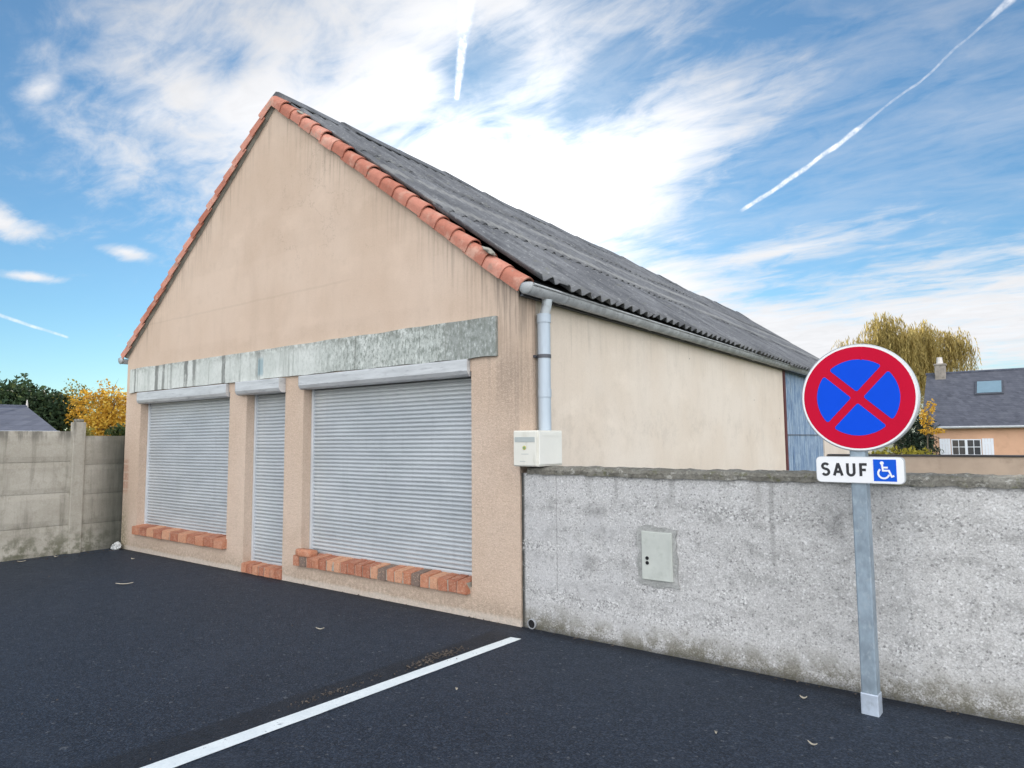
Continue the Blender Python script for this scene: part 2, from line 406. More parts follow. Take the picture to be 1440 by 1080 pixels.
def plain(name, c, rough=.6, metal=0, var=.12, sc=6, bump=0, spec=.5, scale=(1, 1, 1), dark=None):
    a = Mat(name, rough, metal, spec); nt = a.nt
    n = noise(nt, mapv(nt, a.P, scale=scale), sc, 5, .62)
    k = mix(nt, n.ss(.3, .7), [q * (1 - var) for q in c], [min(1, q * (1 + var)) for q in c])
    if dark:
        d = noise(nt, mapv(nt, a.P, scale=scale, loc=(5, 1, 2)), sc * 2.3, 6, .68); k = mix(nt, d.ss(.52, .72) * .6, k, dark)
    if bump: a.bump(noise(nt, a.P, sc * 9, 3, .6), bump, .005)
    a.col(k); return a

def shuttermat():
    a = Mat('shutter_slats', .42, .25, .5); nt = a.nt; x, y, z = a.xyz()
    n = noise(nt, mapv(nt, a.P, scale=(.6, .6, 1.4)), 2.2, 4, .6); st = noise(nt, mapv(nt, a.P, scale=(10, 10, .5)), 1.5, 4, .6)
    c = mix(nt, n.ss(.3, .7), (.44, .468, .485), (.515, .54, .555))
    c = mix(nt, st.ss(.52, .75) * .22, c, (.30, .31, .32))
    c = mix(nt, z.ss(1.75, 2.06) * .35, c, (.52, .51, .46))
    a.col(c); return a
M_SLAT = shuttermat()
M_BOX = plain('box_metal', (.53, .54, .545), .5, .25, .12, 5, dark=(.22, .22, .24), scale=(.4, 1, 3))
M_RAIL = plain('rail_metal', (.62, .64, .66), .4, .3, .06, 4)
def fasciamat():
    a = Mat('fascia_panels', .85, spec=.25); nt = a.nt; x, y, z = a.xyz()
    n = noise(nt, mapv(nt, a.P, scale=(1, 1, .8)), 2.4, 6, .65); f = noise(nt, a.P, 16, 6, .72); f2 = noise(nt, mapv(nt, a.P, scale=(1, 1, .5), loc=(3, 7, 1)), 34, 4, .7)
    c = mix(nt, n.ss(.3, .7), (.48, .505, .47), (.61, .625, .59))
    right = x.ss(-3.0, -1.9)
    c = mix(nt, right * f.ss(.36, .58) * .62, c, (.26, .285, .262))
    c = mix(nt, x.ss(-.95, -.66) * .75, c, (.235, .25, .235))
    c = mix(nt, f2.ss(.48, .62) * (right * .55 + .18), c, (.16, .18, .155))
    c = mix(nt, right * (1.0 - f2.ss(.34, .44)) * .55, c, (.66, .70, .66))
    c = mix(nt, z.ss(2.43, 2.56) * f.ss(.4, .62) * .6, c, (.16, .165, .14))
    # black runs down the left half
    w = (noise(nt, a.P, 6, 3, .6) - .5) * .05
    for xx, wd, o in ((-6.76, .010, .8), (-6.12, .035, .85), (-5.93, .022, .75), (-5.72, .015, .45), (-5.34, .030, .9), (-5.14, .024, .8), (-4.44, .028, .8), (-4.08, .006, .4), (-6.35, .012, .3), (-3.72, .02, .5)):
        fade = (noise(nt, mapv(nt, a.P, scale=(3, 3, 1), loc=(xx, 0, 0)), 6, 4, .7)).ss(.30, .52)
        c = mix(nt, band(x + w, xx, wd, .025) * fade * (o * .85), c, (.085, .088, .08))
    runs = noise(nt, mapv(nt, a.P, scale=(11, 11, .45), loc=(1, 0, 0)), 1.8, 5, .7)
    c = mix(nt, runs.ss(.52, .70) * .5, c, (.20, .21, .185))
    c = mix(nt, band(x + w * .6, -3.66, .035, .03) * band(z, 2.36, .07, .06) * .6, c, (.17, .29, .34))
    a.bump(f * .6 + f2 * .4, .3, .01); a.col(c); return a
M_FASCIA = fasciamat()

def brickmat():
    a = Mat('sill_brick', .85, spec=.25); nt = a.nt; x, y, z = a.xyz()
    at = nt.nodes.new('ShaderNodeAttribute'); at.attribute_name = 'tone'
    t = V(nt, at.outputs['Fac'])
    c = mix(nt, t.ss(.15, .55), (.33, .120, .070), (.44, .185, .105))
    c = mix(nt, t.ss(.6, .85), c, (.53, .275, .165))
    bv = noise(nt, mapv(nt, a.P, loc=(5, 1, 1)), 11, 5, .72); c = mix(nt, bv.ss(.42, .68) * .55, c, (.50, .27, .18)); c = mix(nt, t.ss(.93, .95) * .85, c, (.115, .105, .095))
    n = noise(nt, a.P, 34, 5, .75); c = mix(nt, n.ss(.50, .70) * .65, c, (.17, .085, .06)); c = mix(nt, vcell(nt, a.P, 130).ss(.82, .95) * .4, c, (.62, .42, .30))
    d = noise(nt, mapv(nt, a.P, loc=(2, 3, 1)), 18, 5, .7); c = mix(nt, d.ss(.58, .72) * .4, c, (.55, .42, .33))
    a.bump(n, .5, .008); a.col(c); return a
M_BRICK = brickmat()
M_MORTAR = plain('mortar', (.30, .285, .24), .95, 0, .2, 12, .6)

def tilemat():
    a = Mat('terracotta_tile', .85, spec=.25); nt = a.nt
    r = a.objrand()
    c = mix(nt, r, (.40, .145, .095), (.60, .275, .205))
    n = noise(nt, a.P, 9, 6, .7); f = noise(nt, a.P, 40, 4, .7); g = noise(nt, mapv(nt, a.P, loc=(4, 2, 6)), 5, 5, .65)
    c = mix(nt, n.ss(.45, .72) * .5, c, (.30, .11, .075)); c = mix(nt, g.ss(.50, .70) * .55, c, (.66, .44, .34))
    c = mix(nt, f.ss(.60, .72) * .7, c, (.13, .10, .08)); c = mix(nt, noise(nt, mapv(nt, a.P, loc=(7, 1, 3)), 13, 5, .7).ss(.60, .70) * .55, c, (.30, .29, .23))
    lc = noise(nt, mapv(nt, a.P, loc=(1, 9, 4)), 7, 6, .75); c = mix(nt, lc.ss(.50, .62) * r.ss(.45, .9) * .55, c, (.30, .27, .22))
    a.bump(n * .5 + f * .5, .6, .012); a.col(c); return a
M_TILE = tilemat()

def roofmat():
    a = Mat('fibre_cement', .9, spec=.3); nt = a.nt; x, y, z = a.xyz()
    n = noise(nt, a.P, 1.2, 6, .65); f = noise(nt, a.P, 20, 6, .75); s = noise(nt, mapv(nt, a.P, scale=(.6, 3.5, .6)), 2.2, 6, .7)
    c = mix(nt, n.ss(.3, .7), (.115, .118, .126), (.20, .204, .212))
    c = mix(nt, s.ss(.46, .66) * .7, c, (.07, .072, .078)); c = mix(nt, f.ss(.55, .68) * .7, c, (.36, .36, .355))
    c = mix(nt, (1.0 - f.ss(.32, .42)) * .6, c, (.04, .041, .045))
    m_ = noise(nt, mapv(nt, a.P, loc=(3, 2, 2)), 8, 5, .75); c = mix(nt, m_.ss(.58, .68) * .45, c, (.19, .19, .145))
    # washed-out pale bands below the sheet laps
    for zz, ww in ((4.28, .05), (3.78, .035)):
        c = mix(nt, band(z + (n - .5) * .12, zz, ww, .05) * s.ss(.34, .58) * .42, c, (.38, .376, .355))
    a.bump(f, .5, .01); a.col(c); return a
M_ROOF = roofmat()
M_ZINC = plain('gutter_zinc', (.36, .375, .38), .5, .25, .2, 7, dark=(.17, .17, .175))
M_PVC = plain('pipe_plastic', (.41, .475, .535), .5, 0, .06, 4, dark=(.34, .385, .43), scale=(3, 3, .4))
M_PVCW = plain('pipe_outlet', (.50, .54, .56), .45, .2, .1, 8, dark=(.2, .2, .2))
M_METER = plain('meter_shell', (.64, .625, .56), .5, 0, .04, 3, dark=(.48, .455, .38), scale=(2, 2, .5))
M_METER2 = plain('meter_side', (.70, .69, .635), .5, 0, .04, 3)
M_GREYSTRIP = plain('grey_strip', (.36, .39, .38), .4, 0, .05, 5)
M_EMB = plain('emblem_yellow', (.45, .42, .10), .5, 0, .05, 5)
M_EMB2 = plain('emblem_green', (.14, .26, .15), .5, 0, .05, 5)
M_INK = plain('black_ink', (.012, .012, .014), .5, 0, .05, 5)
M_GALV = plain('galvanised_post', (.255, .315, .365), .5, .3, .22, 14, dark=(.40, .45, .49), scale=(1, 1, .6))
M_GALV2 = plain('galvanised_sleeve', (.46, .52, .60), .45, .3, .12, 14, dark=(.30, .34, .38))
M_ALU = plain('sign_back', (.46, .48, .49), .45, .3, .08, 5)
M_WHITE = plain('sign_white', (.80, .80, .80), .35, 0, .03, 4, spec=.12)
M_RED = plain('sign_red', (.53, .002, .030), .6, 0, .04, 3, spec=.12)
M_BLUE = plain('sign_blue', (.001, .070, .64), .6, 0, .03, 3, spec=.12)
M_BLUE2 = plain('panel_blue', (.006, .095, .60), .6, 0, .03, 3, spec=.12)
def paintmat():
    a = Mat('road_paint', .6, spec=.35); nt = a.nt
    g = vcell(nt, a.P, 110); n = noise(nt, a.P, 6, 5, .7); f = noise(nt, a.P, 45, 3, .75)
    c = mix(nt, n.ss(.3, .7), (.70, .76, .77), (.80, .85, .85)); c = mix(nt, g.ss(.75, 1.0) * .30, c, (.55, .60, .63))
    c = mix(nt, (n * .5 + f * .5).ss(.58, .64) * .7, c, (.20, .22, .25)); a.bump(g + f, .5, .004); a.col(c); return a
M_PAINT = paintmat()
def bluedoormat():
    a = Mat('faded_blue_paint', .75, spec=.3); nt = a.nt; x, y, z = a.xyz()
    n = noise(nt, mapv(nt, a.P, scale=(1, 3.5, .6)), 2.6, 6, .7); f = noise(nt, mapv(nt, a.P, scale=(1, 4, .8)), 7, 5, .7)
    c = mix(nt, n.ss(.36, .64), (.12, .20, .33), (.31, .40, .50)); c = mix(nt, f.ss(.54, .66) * .75, c, (.085, .13, .19)); c = mix(nt, (1.0 - f.ss(.36, .44)) * .6, c, (.50, .57, .62))
    a.col(c); return a
M_BLUEDOOR = bluedoormat()
M_REDPOST = plain('red_oxide_steel', (.10, .022, .022), .6, .1, .2, 6)
M_HATCH = plain('hatch_plastic', (.46, .48, .44), .6, 0, .07, 6, dark=(.36, .38, .34))
M_HATCHM = concrete('hatch_mortar', (.30, .305, .29), (.42, .42, .405), (.17, .17, .16), 5, .5, 1.0)
M_DARK = plain('black_hole', (.006, .006, .007), .9, 0, .1, 5)
M_PIPEG = plain('drain_pipe', (.30, .31, .32), .5, 0, .1, 8)
def slate(name, c1, c2, s=1.0, zs=4.0, ys=3.0):
    a = Mat(name, .6, spec=.4); nt = a.nt; x, y, z = a.xyz()
    row = (z * zs)._m('FLOOR'); u = (x + y) * ys + row * .5
    cell = noise(nt, comb(nt, u._m('FLOOR') * 7.31, row * 3.7, 0.0), 5, 1, .5)
    c = mix(nt, cell.ss(.3, .7), c1, c2)
    ln = ((z * zs)._m('FRACT')).ss(.0, .18); c = mix(nt, (1.0 - ln) * .45, c, [q * .35 for q in c1])
    lv = ((u)._m('FRACT') - .5).abs().ss(.44, .49); c = mix(nt, lv * .35, c, [q * .35 for q in c1])
    d = noise(nt, a.P, 2.4, 6, .7); c = mix(nt, d.ss(.54, .70) * .55, c, [q * .5 for q in c1])
    c = mix(nt, noise(nt, mapv(nt, a.P, loc=(2, 4, 1)), 1.4, 5, .7).ss(.52, .72) * .35, c, (.15, .155, .17))
    a.col(c); return a
M_SLATE = slate('slate_roof', (.080, .084, .104), (.118, .122, .146), 1, 9.0, 5.0)
M_SLATE2 = slate('slate_roof_far', (.072, .080, .112), (.110, .120, .158))
M_ORANGE = plain('ochre_render', (.62, .375, .245), .9, 0, .06, 1.2, dark=(.52, .31, .20))
M_WHITEP = plain('white_joinery', (.74, .77, .82), .5, 0, .03, 3)
M_GLASSD = plain('dark_window_glass', (.03, .035, .045), .12, 0, .2, 2, spec=.8)
M_SKYGLASS = plain('skylight_glass', (.20, .30, .36), .08, 0, .05, 2, spec=1.0)
M_LEAD = plain('lead_frame', (.08, .085, .10), .5, .1, .1, 5)
M_CHIM = plain('chimney_render', (.27, .24, .21), .9, 0, .2, 3, dark=(.12, .11, .10))
M_POT = plain('chimney_pot', (.60, .56, .52), .8, 0, .1, 5)
M_BACKWALL = plain('back_wall_render', (.45, .345, .265), .95, 0, .10, 1.2, .3, dark=(.33, .25, .19))
M_BACKCOP = plain('back_wall_coping', (.045, .042, .045), .9, 0, .2, 5)
M_BARK = plain('bark', (.10, .078, .055), .95, 0, .25, 8, .8)
M_GROUND = plain('grass_ground', (.065, .085, .032), .95, 0, .35, .8, dark=(.11, .095, .05))
M_LITTER = plain('leaf_litter', (.075, .060, .048), .9, 0, .45, 30)
M_DRYLEAF = plain('pale_dry_leaf', (.42, .38, .30), .85, 0, .2, 30)
M_BAG = plain('crumpled_white', (.50, .51, .50), .6, 0, .2, 10, dark=(.25, .26, .24))

def leafmat(name, c1, c2, c3=None, tr=.35):
    m = bpy.data.materials.new(name); m.use_nodes = True; nt = m.node_tree; b = nt.nodes['Principled BSDF']; out = nt.nodes['Material Output']
    at = nt.nodes.new('ShaderNodeAttribute'); at.attribute_name = 'tone'; t = V(nt, at.outputs['Fac'])
    c = mix(nt, t, c1, c2)
    if c3: c = mix(nt, t.ss(.72, .92), c, c3)
    b.inputs['Roughness'].default_value = .65; b.inputs['Specular IOR Level'].default_value = .25
    nt.links.new(c, b.inputs['Base Color'])
    tl = nt.nodes.new('ShaderNodeBsdfTranslucent'); nt.links.new(c, tl.inputs['Color'])
    ms = nt.nodes.new('ShaderNodeMixShader'); ms.inputs[0].default_value = tr
    nt.links.new(b.outputs[0], ms.inputs[1]); nt.links.new(tl.outputs[0], ms.inputs[2]); nt.links.new(ms.outputs[0], out.inputs['Surface'])
    return m
L_GREEN = leafmat('evergreen_leaves', (.026, .050, .027), (.070, .110, .045), (.16, .19, .07), .3)
L_YELLOW = leafmat('autumn_yellow_leaves', (.42, .22, .030), (.70, .46, .06), (.82, .62, .14), .45)
L_OLIVE = leafmat('thin_olive_leaves', (.13, .125, .035), (.30, .26, .065), (.45, .38, .12), .4)
L_WILLOW = leafmat('willow_leaves', (.26, .205, .07), (.54, .42, .15), (.74, .58, .22), .5)
L_CONIF = leafmat('conifer_needles', (.012, .026, .018), (.030, .050, .028), (.05, .07, .035), .15)
L_SHRUB = leafmat('yellow_shrub_leaves', (.22, .20, .03), (.48, .42, .06), (.62, .52, .10), .4)
L_HEDGE = leafmat('hedge_leaves', (.030, .050, .018), (.085, .110, .030), (.20, .19, .05), .3)

def tones(o, vals):
    """per-face tone attribute"""
    a = o.data.attributes.new('tone', 'FLOAT', 'FACE'); a.data.foreach_set('value', vals)

# ------------------------------------------------------------------ ground, road
MB().add([(-400, -400, -.012), (400, -400, -.012), (400, 400, -.012), (-400, 400, -.012)], [(0, 1, 2, 3)]).build('ground', M_GROUND)['kind'] = 'structure'
g = MB(); NX, NY = 40, 36
xs = [-7.24 + (14 + 7.24) * i / NX for i in range(NX + 1)]; ys = [-16 + (16 + .06) * j / NY for j in range(NY + 1)]
g.add([(x, y, 0) for y in ys for x in xs], [(j * (NX + 1) + i, j * (NX + 1) + i + 1, (j + 1) * (NX + 1) + i + 1, (j + 1) * (NX + 1) + i) for j in range(NY) for i in range(NX)])
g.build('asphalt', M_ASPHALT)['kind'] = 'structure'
ln = MB(); N = 60; L, Rr = [], []
for i in range(N + 1):
    y = -.265 - i * (9.0 / N)
    L.append((.100 + mnoise.noise(Vector((i * .8, 0, 0))) * .004 + .062 * (y + .27), y - .012 * (i == 0), .004))
    Rr.append((.194 + mnoise.noise(Vector((i * .8, 5, 0))) * .004 + .052 * (y + .27), y, .004))
ln.add(L + Rr, [(i, i + 1, N + 2 + i, N + 1 + i) for i in range(N)])
ln.build('road_marking', M_PAINT)['kind'] = 'structure'

# ------------------------------------------------------------------ the gabled workshop
WX0, WX1, APX, AZ, EZ = -7.06, 0.0, -3.53, 5.50, 2.80
bld = thing('workshop_building', 'beige rendered gabled workshop with three closed roller shutters and a weathered fascia', 'building', (0, 0, 0))
RV = .135
OPEN = [(-6.615, -4.335, .30, 2.10), (-3.975, -3.215, .05, 2.10), (-2.887, -.516, .25, 2.10)]
fx = sorted({WX0, WX1, *[o[0] for o in OPEN], *[o[1] for o in OPEN], APX}); fz = sorted({-.05, .05, .25, .30, 2.10, EZ})
w = MB()
def inop(x, z): return any(a < x < b and c < z < d for a, b, c, d in OPEN)
bmf = bmesh.new(); vd = {}
def vv(x, y, z):
    k = (round(x, 4), round(y, 4), round(z, 4))
    if k not in vd: vd[k] = bmf.verts.new(k)
    return vd[k]
for yy in (0, .25):
    for i in range(len(fx) - 1):
        for j in range(len(fz) - 1):
            if not inop((fx[i] + fx[i + 1]) / 2, (fz[j] + fz[j + 1]) / 2):
                bmf.faces.new([vv(fx[i], yy, fz[j]), vv(fx[i + 1], yy, fz[j]), vv(fx[i + 1], yy, fz[j + 1]), vv(fx[i], yy, fz[j + 1])])
    bmf.faces.new([vv(x, yy, EZ) for x in fx] + [vv(APX, yy, AZ)])
for e in [e for e in bmf.edges if len(e.link_faces) == 1 and all(abs(v.co.y) < 1e-6 for v in e.verts)]:
    a, b = e.verts; bmf.faces.new([a, b, vv(b.co.x, .25, b.co.z), vv(a.co.x, .25, a.co.z)])
w.bm(bmf); wf = w.build('front_wall', M_FACADE, bld)
BL = 17.0
side = MB()
side.box(-.25, -.004, .25, 8.02, -.05, 2.855)
side.build('side_wall', M_SIDE, bld)
MB().box(-.25, -.004, 11.12, BL, -.05, 2.845).build('side_wall', M_SIDE, bld)
MB().box(WX0 + .004, WX0 + .25, .25, BL, -.05, 2.85).build('side_wall', M_SIDE, bld)
bk = MB(); bk.prism([(WX0 + .25, -.05), (-.25, -.05), (-.25, 2.75), (APX, 5.20), (WX0 + .25, 2.75)], BL - .25, BL - .01); bk.build('back_wall', M_SIDE, bld)
# blue boarding and its red post at the far end of the side
bd = MB()
for i in range(6):
    y0 = 8.17 + i * .49; bd.box(-.10, -.035 + .006 * (i % 2), y0 + .002, y0 + .488, -.02, 2.78)
bdo = bd.build('boarded_door', M_BLUEDOOR, bld); bdo['label'] = 'faded blue boarded door'
MB().box(-.034 + .004, -.018, 8.17, 11.1, 1.545, 1.56).build('door_rail', M_LEAD, bdo)
MB().box(-.11, .012, 8.03, 8.155, -.02, 2.80, bev=.004).build('door_post', M_REDPOST, bld)

# roof: corrugated fibre-cement sheets in three courses on each slope
def zr(y): return 5.545 - .011 * y + .02 * math.sin(y * .9) + .012 * math.sin(y * 2.3 + 1)
def roof_pt(s, y, sgn, h):
    ze = 2.808 - .004 * y; z0 = zr(y)
    x = APX + sgn * s * 3.70; z = z0 + (ze - z0) * s - .03 * math.sin(s * math.pi) * (.4 + .12 * math.sin(y * .6))
    return Vector((x + sgn * .61 * h, y, z + .79 * h))
PITCH_W = .177
for sgn in (1, -1):
    rb = MB(); n = int(17.15 / PITCH_W * 8); rows = [(0, .37), (.345, .70), (.675, 1.012)]
    for ri, (s0, s1) in enumerate(rows):
        vs = []; K = 5
        offs = {}
        for i in range(n + 1):
            y = .02 + i * PITCH_W / 8; sh = int((y + ri * .3) / .92)
            if sh not in offs: offs[sh] = (rnd.uniform(-.004, .006), rnd.uniform(-.009, .009), rnd.uniform(-.006, .006))
            o = offs[sh]
            for k in range(K + 1):
                t = k / K; s = s0 + (s1 + o[1] - s0) * t
                h = .026 * math.cos(2 * math.pi * y / PITCH_W) + .03 + o[0] + (.015 * t) + o[2] * ((y + ri * .3) / .92 - sh - .5)
                vs.append(roof_pt(s, y, sgn, h))
        rb.add(vs, [(i * (K + 1) + k, (i + 1) * (K + 1) + k, (i + 1) * (K + 1) + k + 1, i * (K + 1) + k + 1) for i in range(n) for k in range(K)])
    ro = rb.build('roof_slope', M_ROOF, bld, smooth='all')
    md = ro.modifiers.new('thick', 'SOLIDIFY'); md.thickness = .009; md.offset = 0
for sgn in (1, -1):                                             # unseen underlay added to block sun leaking through the sheet laps
    ub = MB(); ny, ns = 34, 8
    ub.add([roof_pt(.95 * k / ns, .26 + 16.7 * i / ny, sgn, -.022) for i in range(ny + 1) for k in range(ns + 1)],
           [(i * (ns + 1) + k, (i + 1) * (ns + 1) + k, (i + 1) * (ns + 1) + k + 1, i * (ns + 1) + k + 1) for i in range(ny) for k in range(ns)])
    ub.build('roof_sun_block', M_LEAD, bld)
# ridge pieces lapping over each other
rc = MB(); y = .07; i = 0
while y < 17:
    l = 1.05; dz = rnd.uniform(.0, .018); tl = rnd.uniform(-.006, .006)
    prof = [(-.30, -.222), (-.16, -.112), (-.06, -.026), (0, .0), (.06, -.026), (.16, -.112), (.30, -.222)]
    vs = []
    for yy, ex in ((y - .06, .034), (y + .05, .026), (y + .4, .020), (y + l, .012)):
        for (a, b) in prof: vs.append((APX + a, yy, zr(yy) + .036 + b + ex + dz + tl * a * 3))
    rc.add(vs, [(r * 7 + k, r * 7 + k + 1, (r + 1) * 7 + k + 1, (r + 1) * 7 + k) for r in range(3) for k in range(6)] + [tuple(range(7))]); y += l - .08
ro = rc.build('ridge_cap', M_ROOF, bld); md = ro.modifiers.new('thick', 'SOLIDIFY'); md.thickness = .012; md.offset = 1
# timber plate closing the eaves
MB().box(-.003, .035, .02, BL, 2.70, 2.862).build('eaves_plate', M_LEAD, bld)

# terracotta verge tiles along both rakes
def verge_tile(sgn, d0, ln, seed, name='verge_tile'):
    rr = random.Random(seed)
    t = Vector((sgn * .794, 0, -.608)).normalized(); nrm = Vector((sgn * .608, 0, .794)); a = Vector((0, -1, 0))
    org = Vector((APX, 0, AZ - .005))
    prof = []
    for k in range(13):
        an = R(-178 + k * 17.5 - 22) if False else None
    vs = []; K = 14; LN = 5
    lift = rr.uniform(-.009, .009); yaw = rr.uniform(-.05, .05)
    for j in range(LN + 1):
        f = j / LN; d = d0 + ln * f - .03; tap = .80 + .20 * f
        for inner in (0, 1):
            for k in range(K + 1):
                th = R(205 - k * 205 / K)               # from the face, over the top, to the roof side
                rad = (.083 if not inner else .070) * tap
                ca, sn = math.cos(th), math.sin(th)
                ay = -ca * rad * 1.05 - .012; nz = sn * rad * .92 + .015 + lift + .016 * f
                if k == 0: nz -= .036
                vs.append(org + t * (d + yaw * ay) + a * ay + nrm * nz)
    # face side is a = +: mirror so that the skirt hangs outside the wall
    W_ = K + 1; fs = []
    for j in range(LN):
        b0, b1 = j * 2 * W_, (j + 1) * 2 * W_
        for k in range(K):
            fs.append((b0 + k, b0 + k + 1, b1 + k + 1, b1 + k)); fs.append((b0 + W_ + k, b1 + W_ + k, b1 + W_ + k + 1, b0 + W_ + k + 1))
        fs.append((b0, b1, b1 + W_, b0 + W_)); fs.append((b0 + K, b0 + W_ + K, b1 + W_ + K, b1 + K))
    for j in (0, LN):
        b = j * 2 * W_
        for k in range(K): fs.append((b + k, b + W_ + k, b + W_ + k + 1, b + k + 1))
    m_ = MB().add(vs, fs); return m_.build(name, M_TILE, bld, smooth=True)
NT = 19; TL = 4.50 / NT
for sgn in (1, -1):
    for i in range(NT):
        verge_tile(sgn, i * TL, TL + .045, i + 50 * (sgn > 0))
def lump(c, r, seed, sq=(1, 1, 1), amp=.35, sub=3):
    bm = bmesh.new(); bmesh.ops.create_icosphere(bm, subdivisions=sub, radius=1)
    for v in bm.verts:
        k = 1 + mnoise.noise(v.co * 1.6 + Vector((seed, 0, 0))) * amp + mnoise.noise(v.co * 4 + Vector((0, seed, 0))) * amp * .4
        v.co = Vector((v.co.x * sq[0], v.co.y * sq[1], v.co.z * sq[2])) * r * k + Vector(c)
    return bm
tdir = Vector((.794, 0, -.608)); tnr = Vector((.608, 0, .794))
for d, rr_ in ((.62, .042), (4.02, .055)):
    c = Vector((APX, -.040, AZ - .005)) + tdir * d + tnr * .094
    bm = lump((0, 0, 0), rr_, d, (1.25, .95, .30), .5)
    for v in bm.verts: v.co = c + tdir * v.co.x + Vector((0, v.co.y, 0)) + tnr * v.co.z
    MB().bm(bm).build('mortar_patch', M_MORTAR, bld, smooth='all')
# mortar bed under the tiles
for sgn in (1, -1):
    vb = MB(); n = 40; vs = []
    for i in range(n + 1):
        d = 4.5 * i / n; p = Vector((APX + sgn * .794 * d, 0, AZ - .608 * d)); nr = Vector((sgn * .608, 0, .794))
        j1 = mnoise.noise(Vector((i * .7, sgn * 9, 0))) * .010
        for a, h in ((-.004, -.055 + j1), (-.035, -.03 + j1), (-.035, .03), (.20, .03), (.20, -.03)):
            vs.append(p + Vector((0, a, 0)) + nr * h)
    vb.add(vs, [(i * 5 + k, i * 5 + k + 1, (i + 1) * 5 + k + 1, (i + 1) * 5 + k) for i in range(n) for k in range(4)])
    vb.build('mortar_bed', M_MORTAR, bld)

# gutter, its stop end, hooks and the downpipe
def gutter(xc, zc, y0, y1, out):
    gb = MB(); K = 12; prof = []
    for k in range(K + 1):
        th = math.pi + math.pi * k / K; prof.append((math.cos(th) * .068, math.sin(th) * .068))
    bead = [(out * .068 + out * .010 + .010 * math.cos(t_), .010 * math.sin(t_)) for t_ in [2 * math.pi * q / 8 for q in range(8)]]
    vs = [(xc + a, y, zc + b) for y in (y0, y1) for a, b in prof]; gb.add(vs, [(k, k + 1, K + 2 + k, K + 1 + k) for k in range(K)])
    vs = [(xc + a, y, zc + b) for y in (y0, y1) for a, b in bead]; gb.add(vs, [(k, (k + 1) % 8, 8 + (k + 1) % 8, 8 + k) for k in range(8)])
    o = gb.build('gutter', M_ZINC, bld, smooth='all'); md = o.modifiers.new('thick', 'SOLIDIFY'); md.thickness = .003
    e = MB(); n = 16
    bm = bmesh.new(); bmesh.ops.create_uvsphere(bm, u_segments=20, v_segments=12, radius=.073)
    for v in bm.verts:
        v.co.y *= .35
        if v.co.z > .012: v.co.z = .012 + (v.co.z - .012) * .25
        v.co += Vector((xc, y0, zc))
    e.bm(bm); e.build('stop_end', M_ZINC, o, smooth='all')
    y = y0 + .55
    while y < y1:
        pts = [(xc + math.cos(t_) * .073, y, zc + math.sin(t_) * .073) for t_ in [math.pi + math.pi * q / 8 for q in range(9)]]
        MB().tube(pts, .006, 5).build('gutter_hook', M_ZINC, o); y += .92
    return o
gutter(.115, 2.765, -.05, BL, 1); gutter(-7.175, 2.72, -.05, BL, -1)
dp = MB(); dp.tube([(.068, .275, 2.56), (.068, .275, 2.25), (.066, .275, 1.9), (.066, .278, 1.29)], .055, 20); dpo = dp.build('downpipe', M_PVC, bld, smooth=True)
MB().tube([(.068, .275, 2.575), (.068, .275, 2.50)], [.0605, .0605], 20).build('socket', M_PVC, dpo, smooth=True)
MB().tube([(.105, .275, 2.70), (.095, .275, 2.63), (.070, .275, 2.565), (.068, .275, 2.52)], [.046, .044, .043, .043], 16).build('outlet_bend', M_PVCW, dpo, smooth=True)
cl = MB(); cl.tube([(.068, .275, 2.225), (.068, .275, 2.195)], .060, 20); cl.box(-.003, .02, .205, .345, 2.20, 2.22); cl.build('pipe_collar', M_LEAD, dpo, smooth=True)
MB().tube([(.068, .275, 1.93), (.068, .275, 1.86)], .0585, 20).build('socket', M_PVC, dpo, smooth=True)

# fascia of separate fibre-cement panels, a little out of line with each other
fa = MB(); edges = [-6.93, -6.755, -4.42, -3.68, -3.05, -2.02, -1.12, -.215]
for i in range(len(edges) - 1):
    x0, x1 = edges[i] + .004, edges[i + 1] - .004; n = 14; dyy = rnd.uniform(-.006, .006); dzz = rnd.uniform(-.006, .006); vs = []
    for k in range(n + 1):
        x = x0 + (x1 - x0) * k / n
        b = 2.213 + dzz + mnoise.noise(Vector((x * 4.1, 3, 0))) * .012; t_ = 2.555 + dzz * .5 + mnoise.noise(Vector((x * 2.7, 7, 0))) * .008
        bow = .010 * math.sin(math.pi * k / n)
        for yy, zz in ((-.030 + dyy - bow * .3, b), (-.030 + dyy, t_), (-.002, t_), (-.002, b)): vs.append((x, yy, zz))
    fs = [(0, 1, 2, 3), tuple(n * 4 + q for q in (3, 2, 1, 0))] + [(k * 4 + q, k * 4 + (q + 1) % 4, (k + 1) * 4 + (q + 1) % 4, (k + 1) * 4 + q) for k in range(n) for q in range(4)]
    fa.add(vs, fs)
fa.build('fascia_board', M_FASCIA, bld)

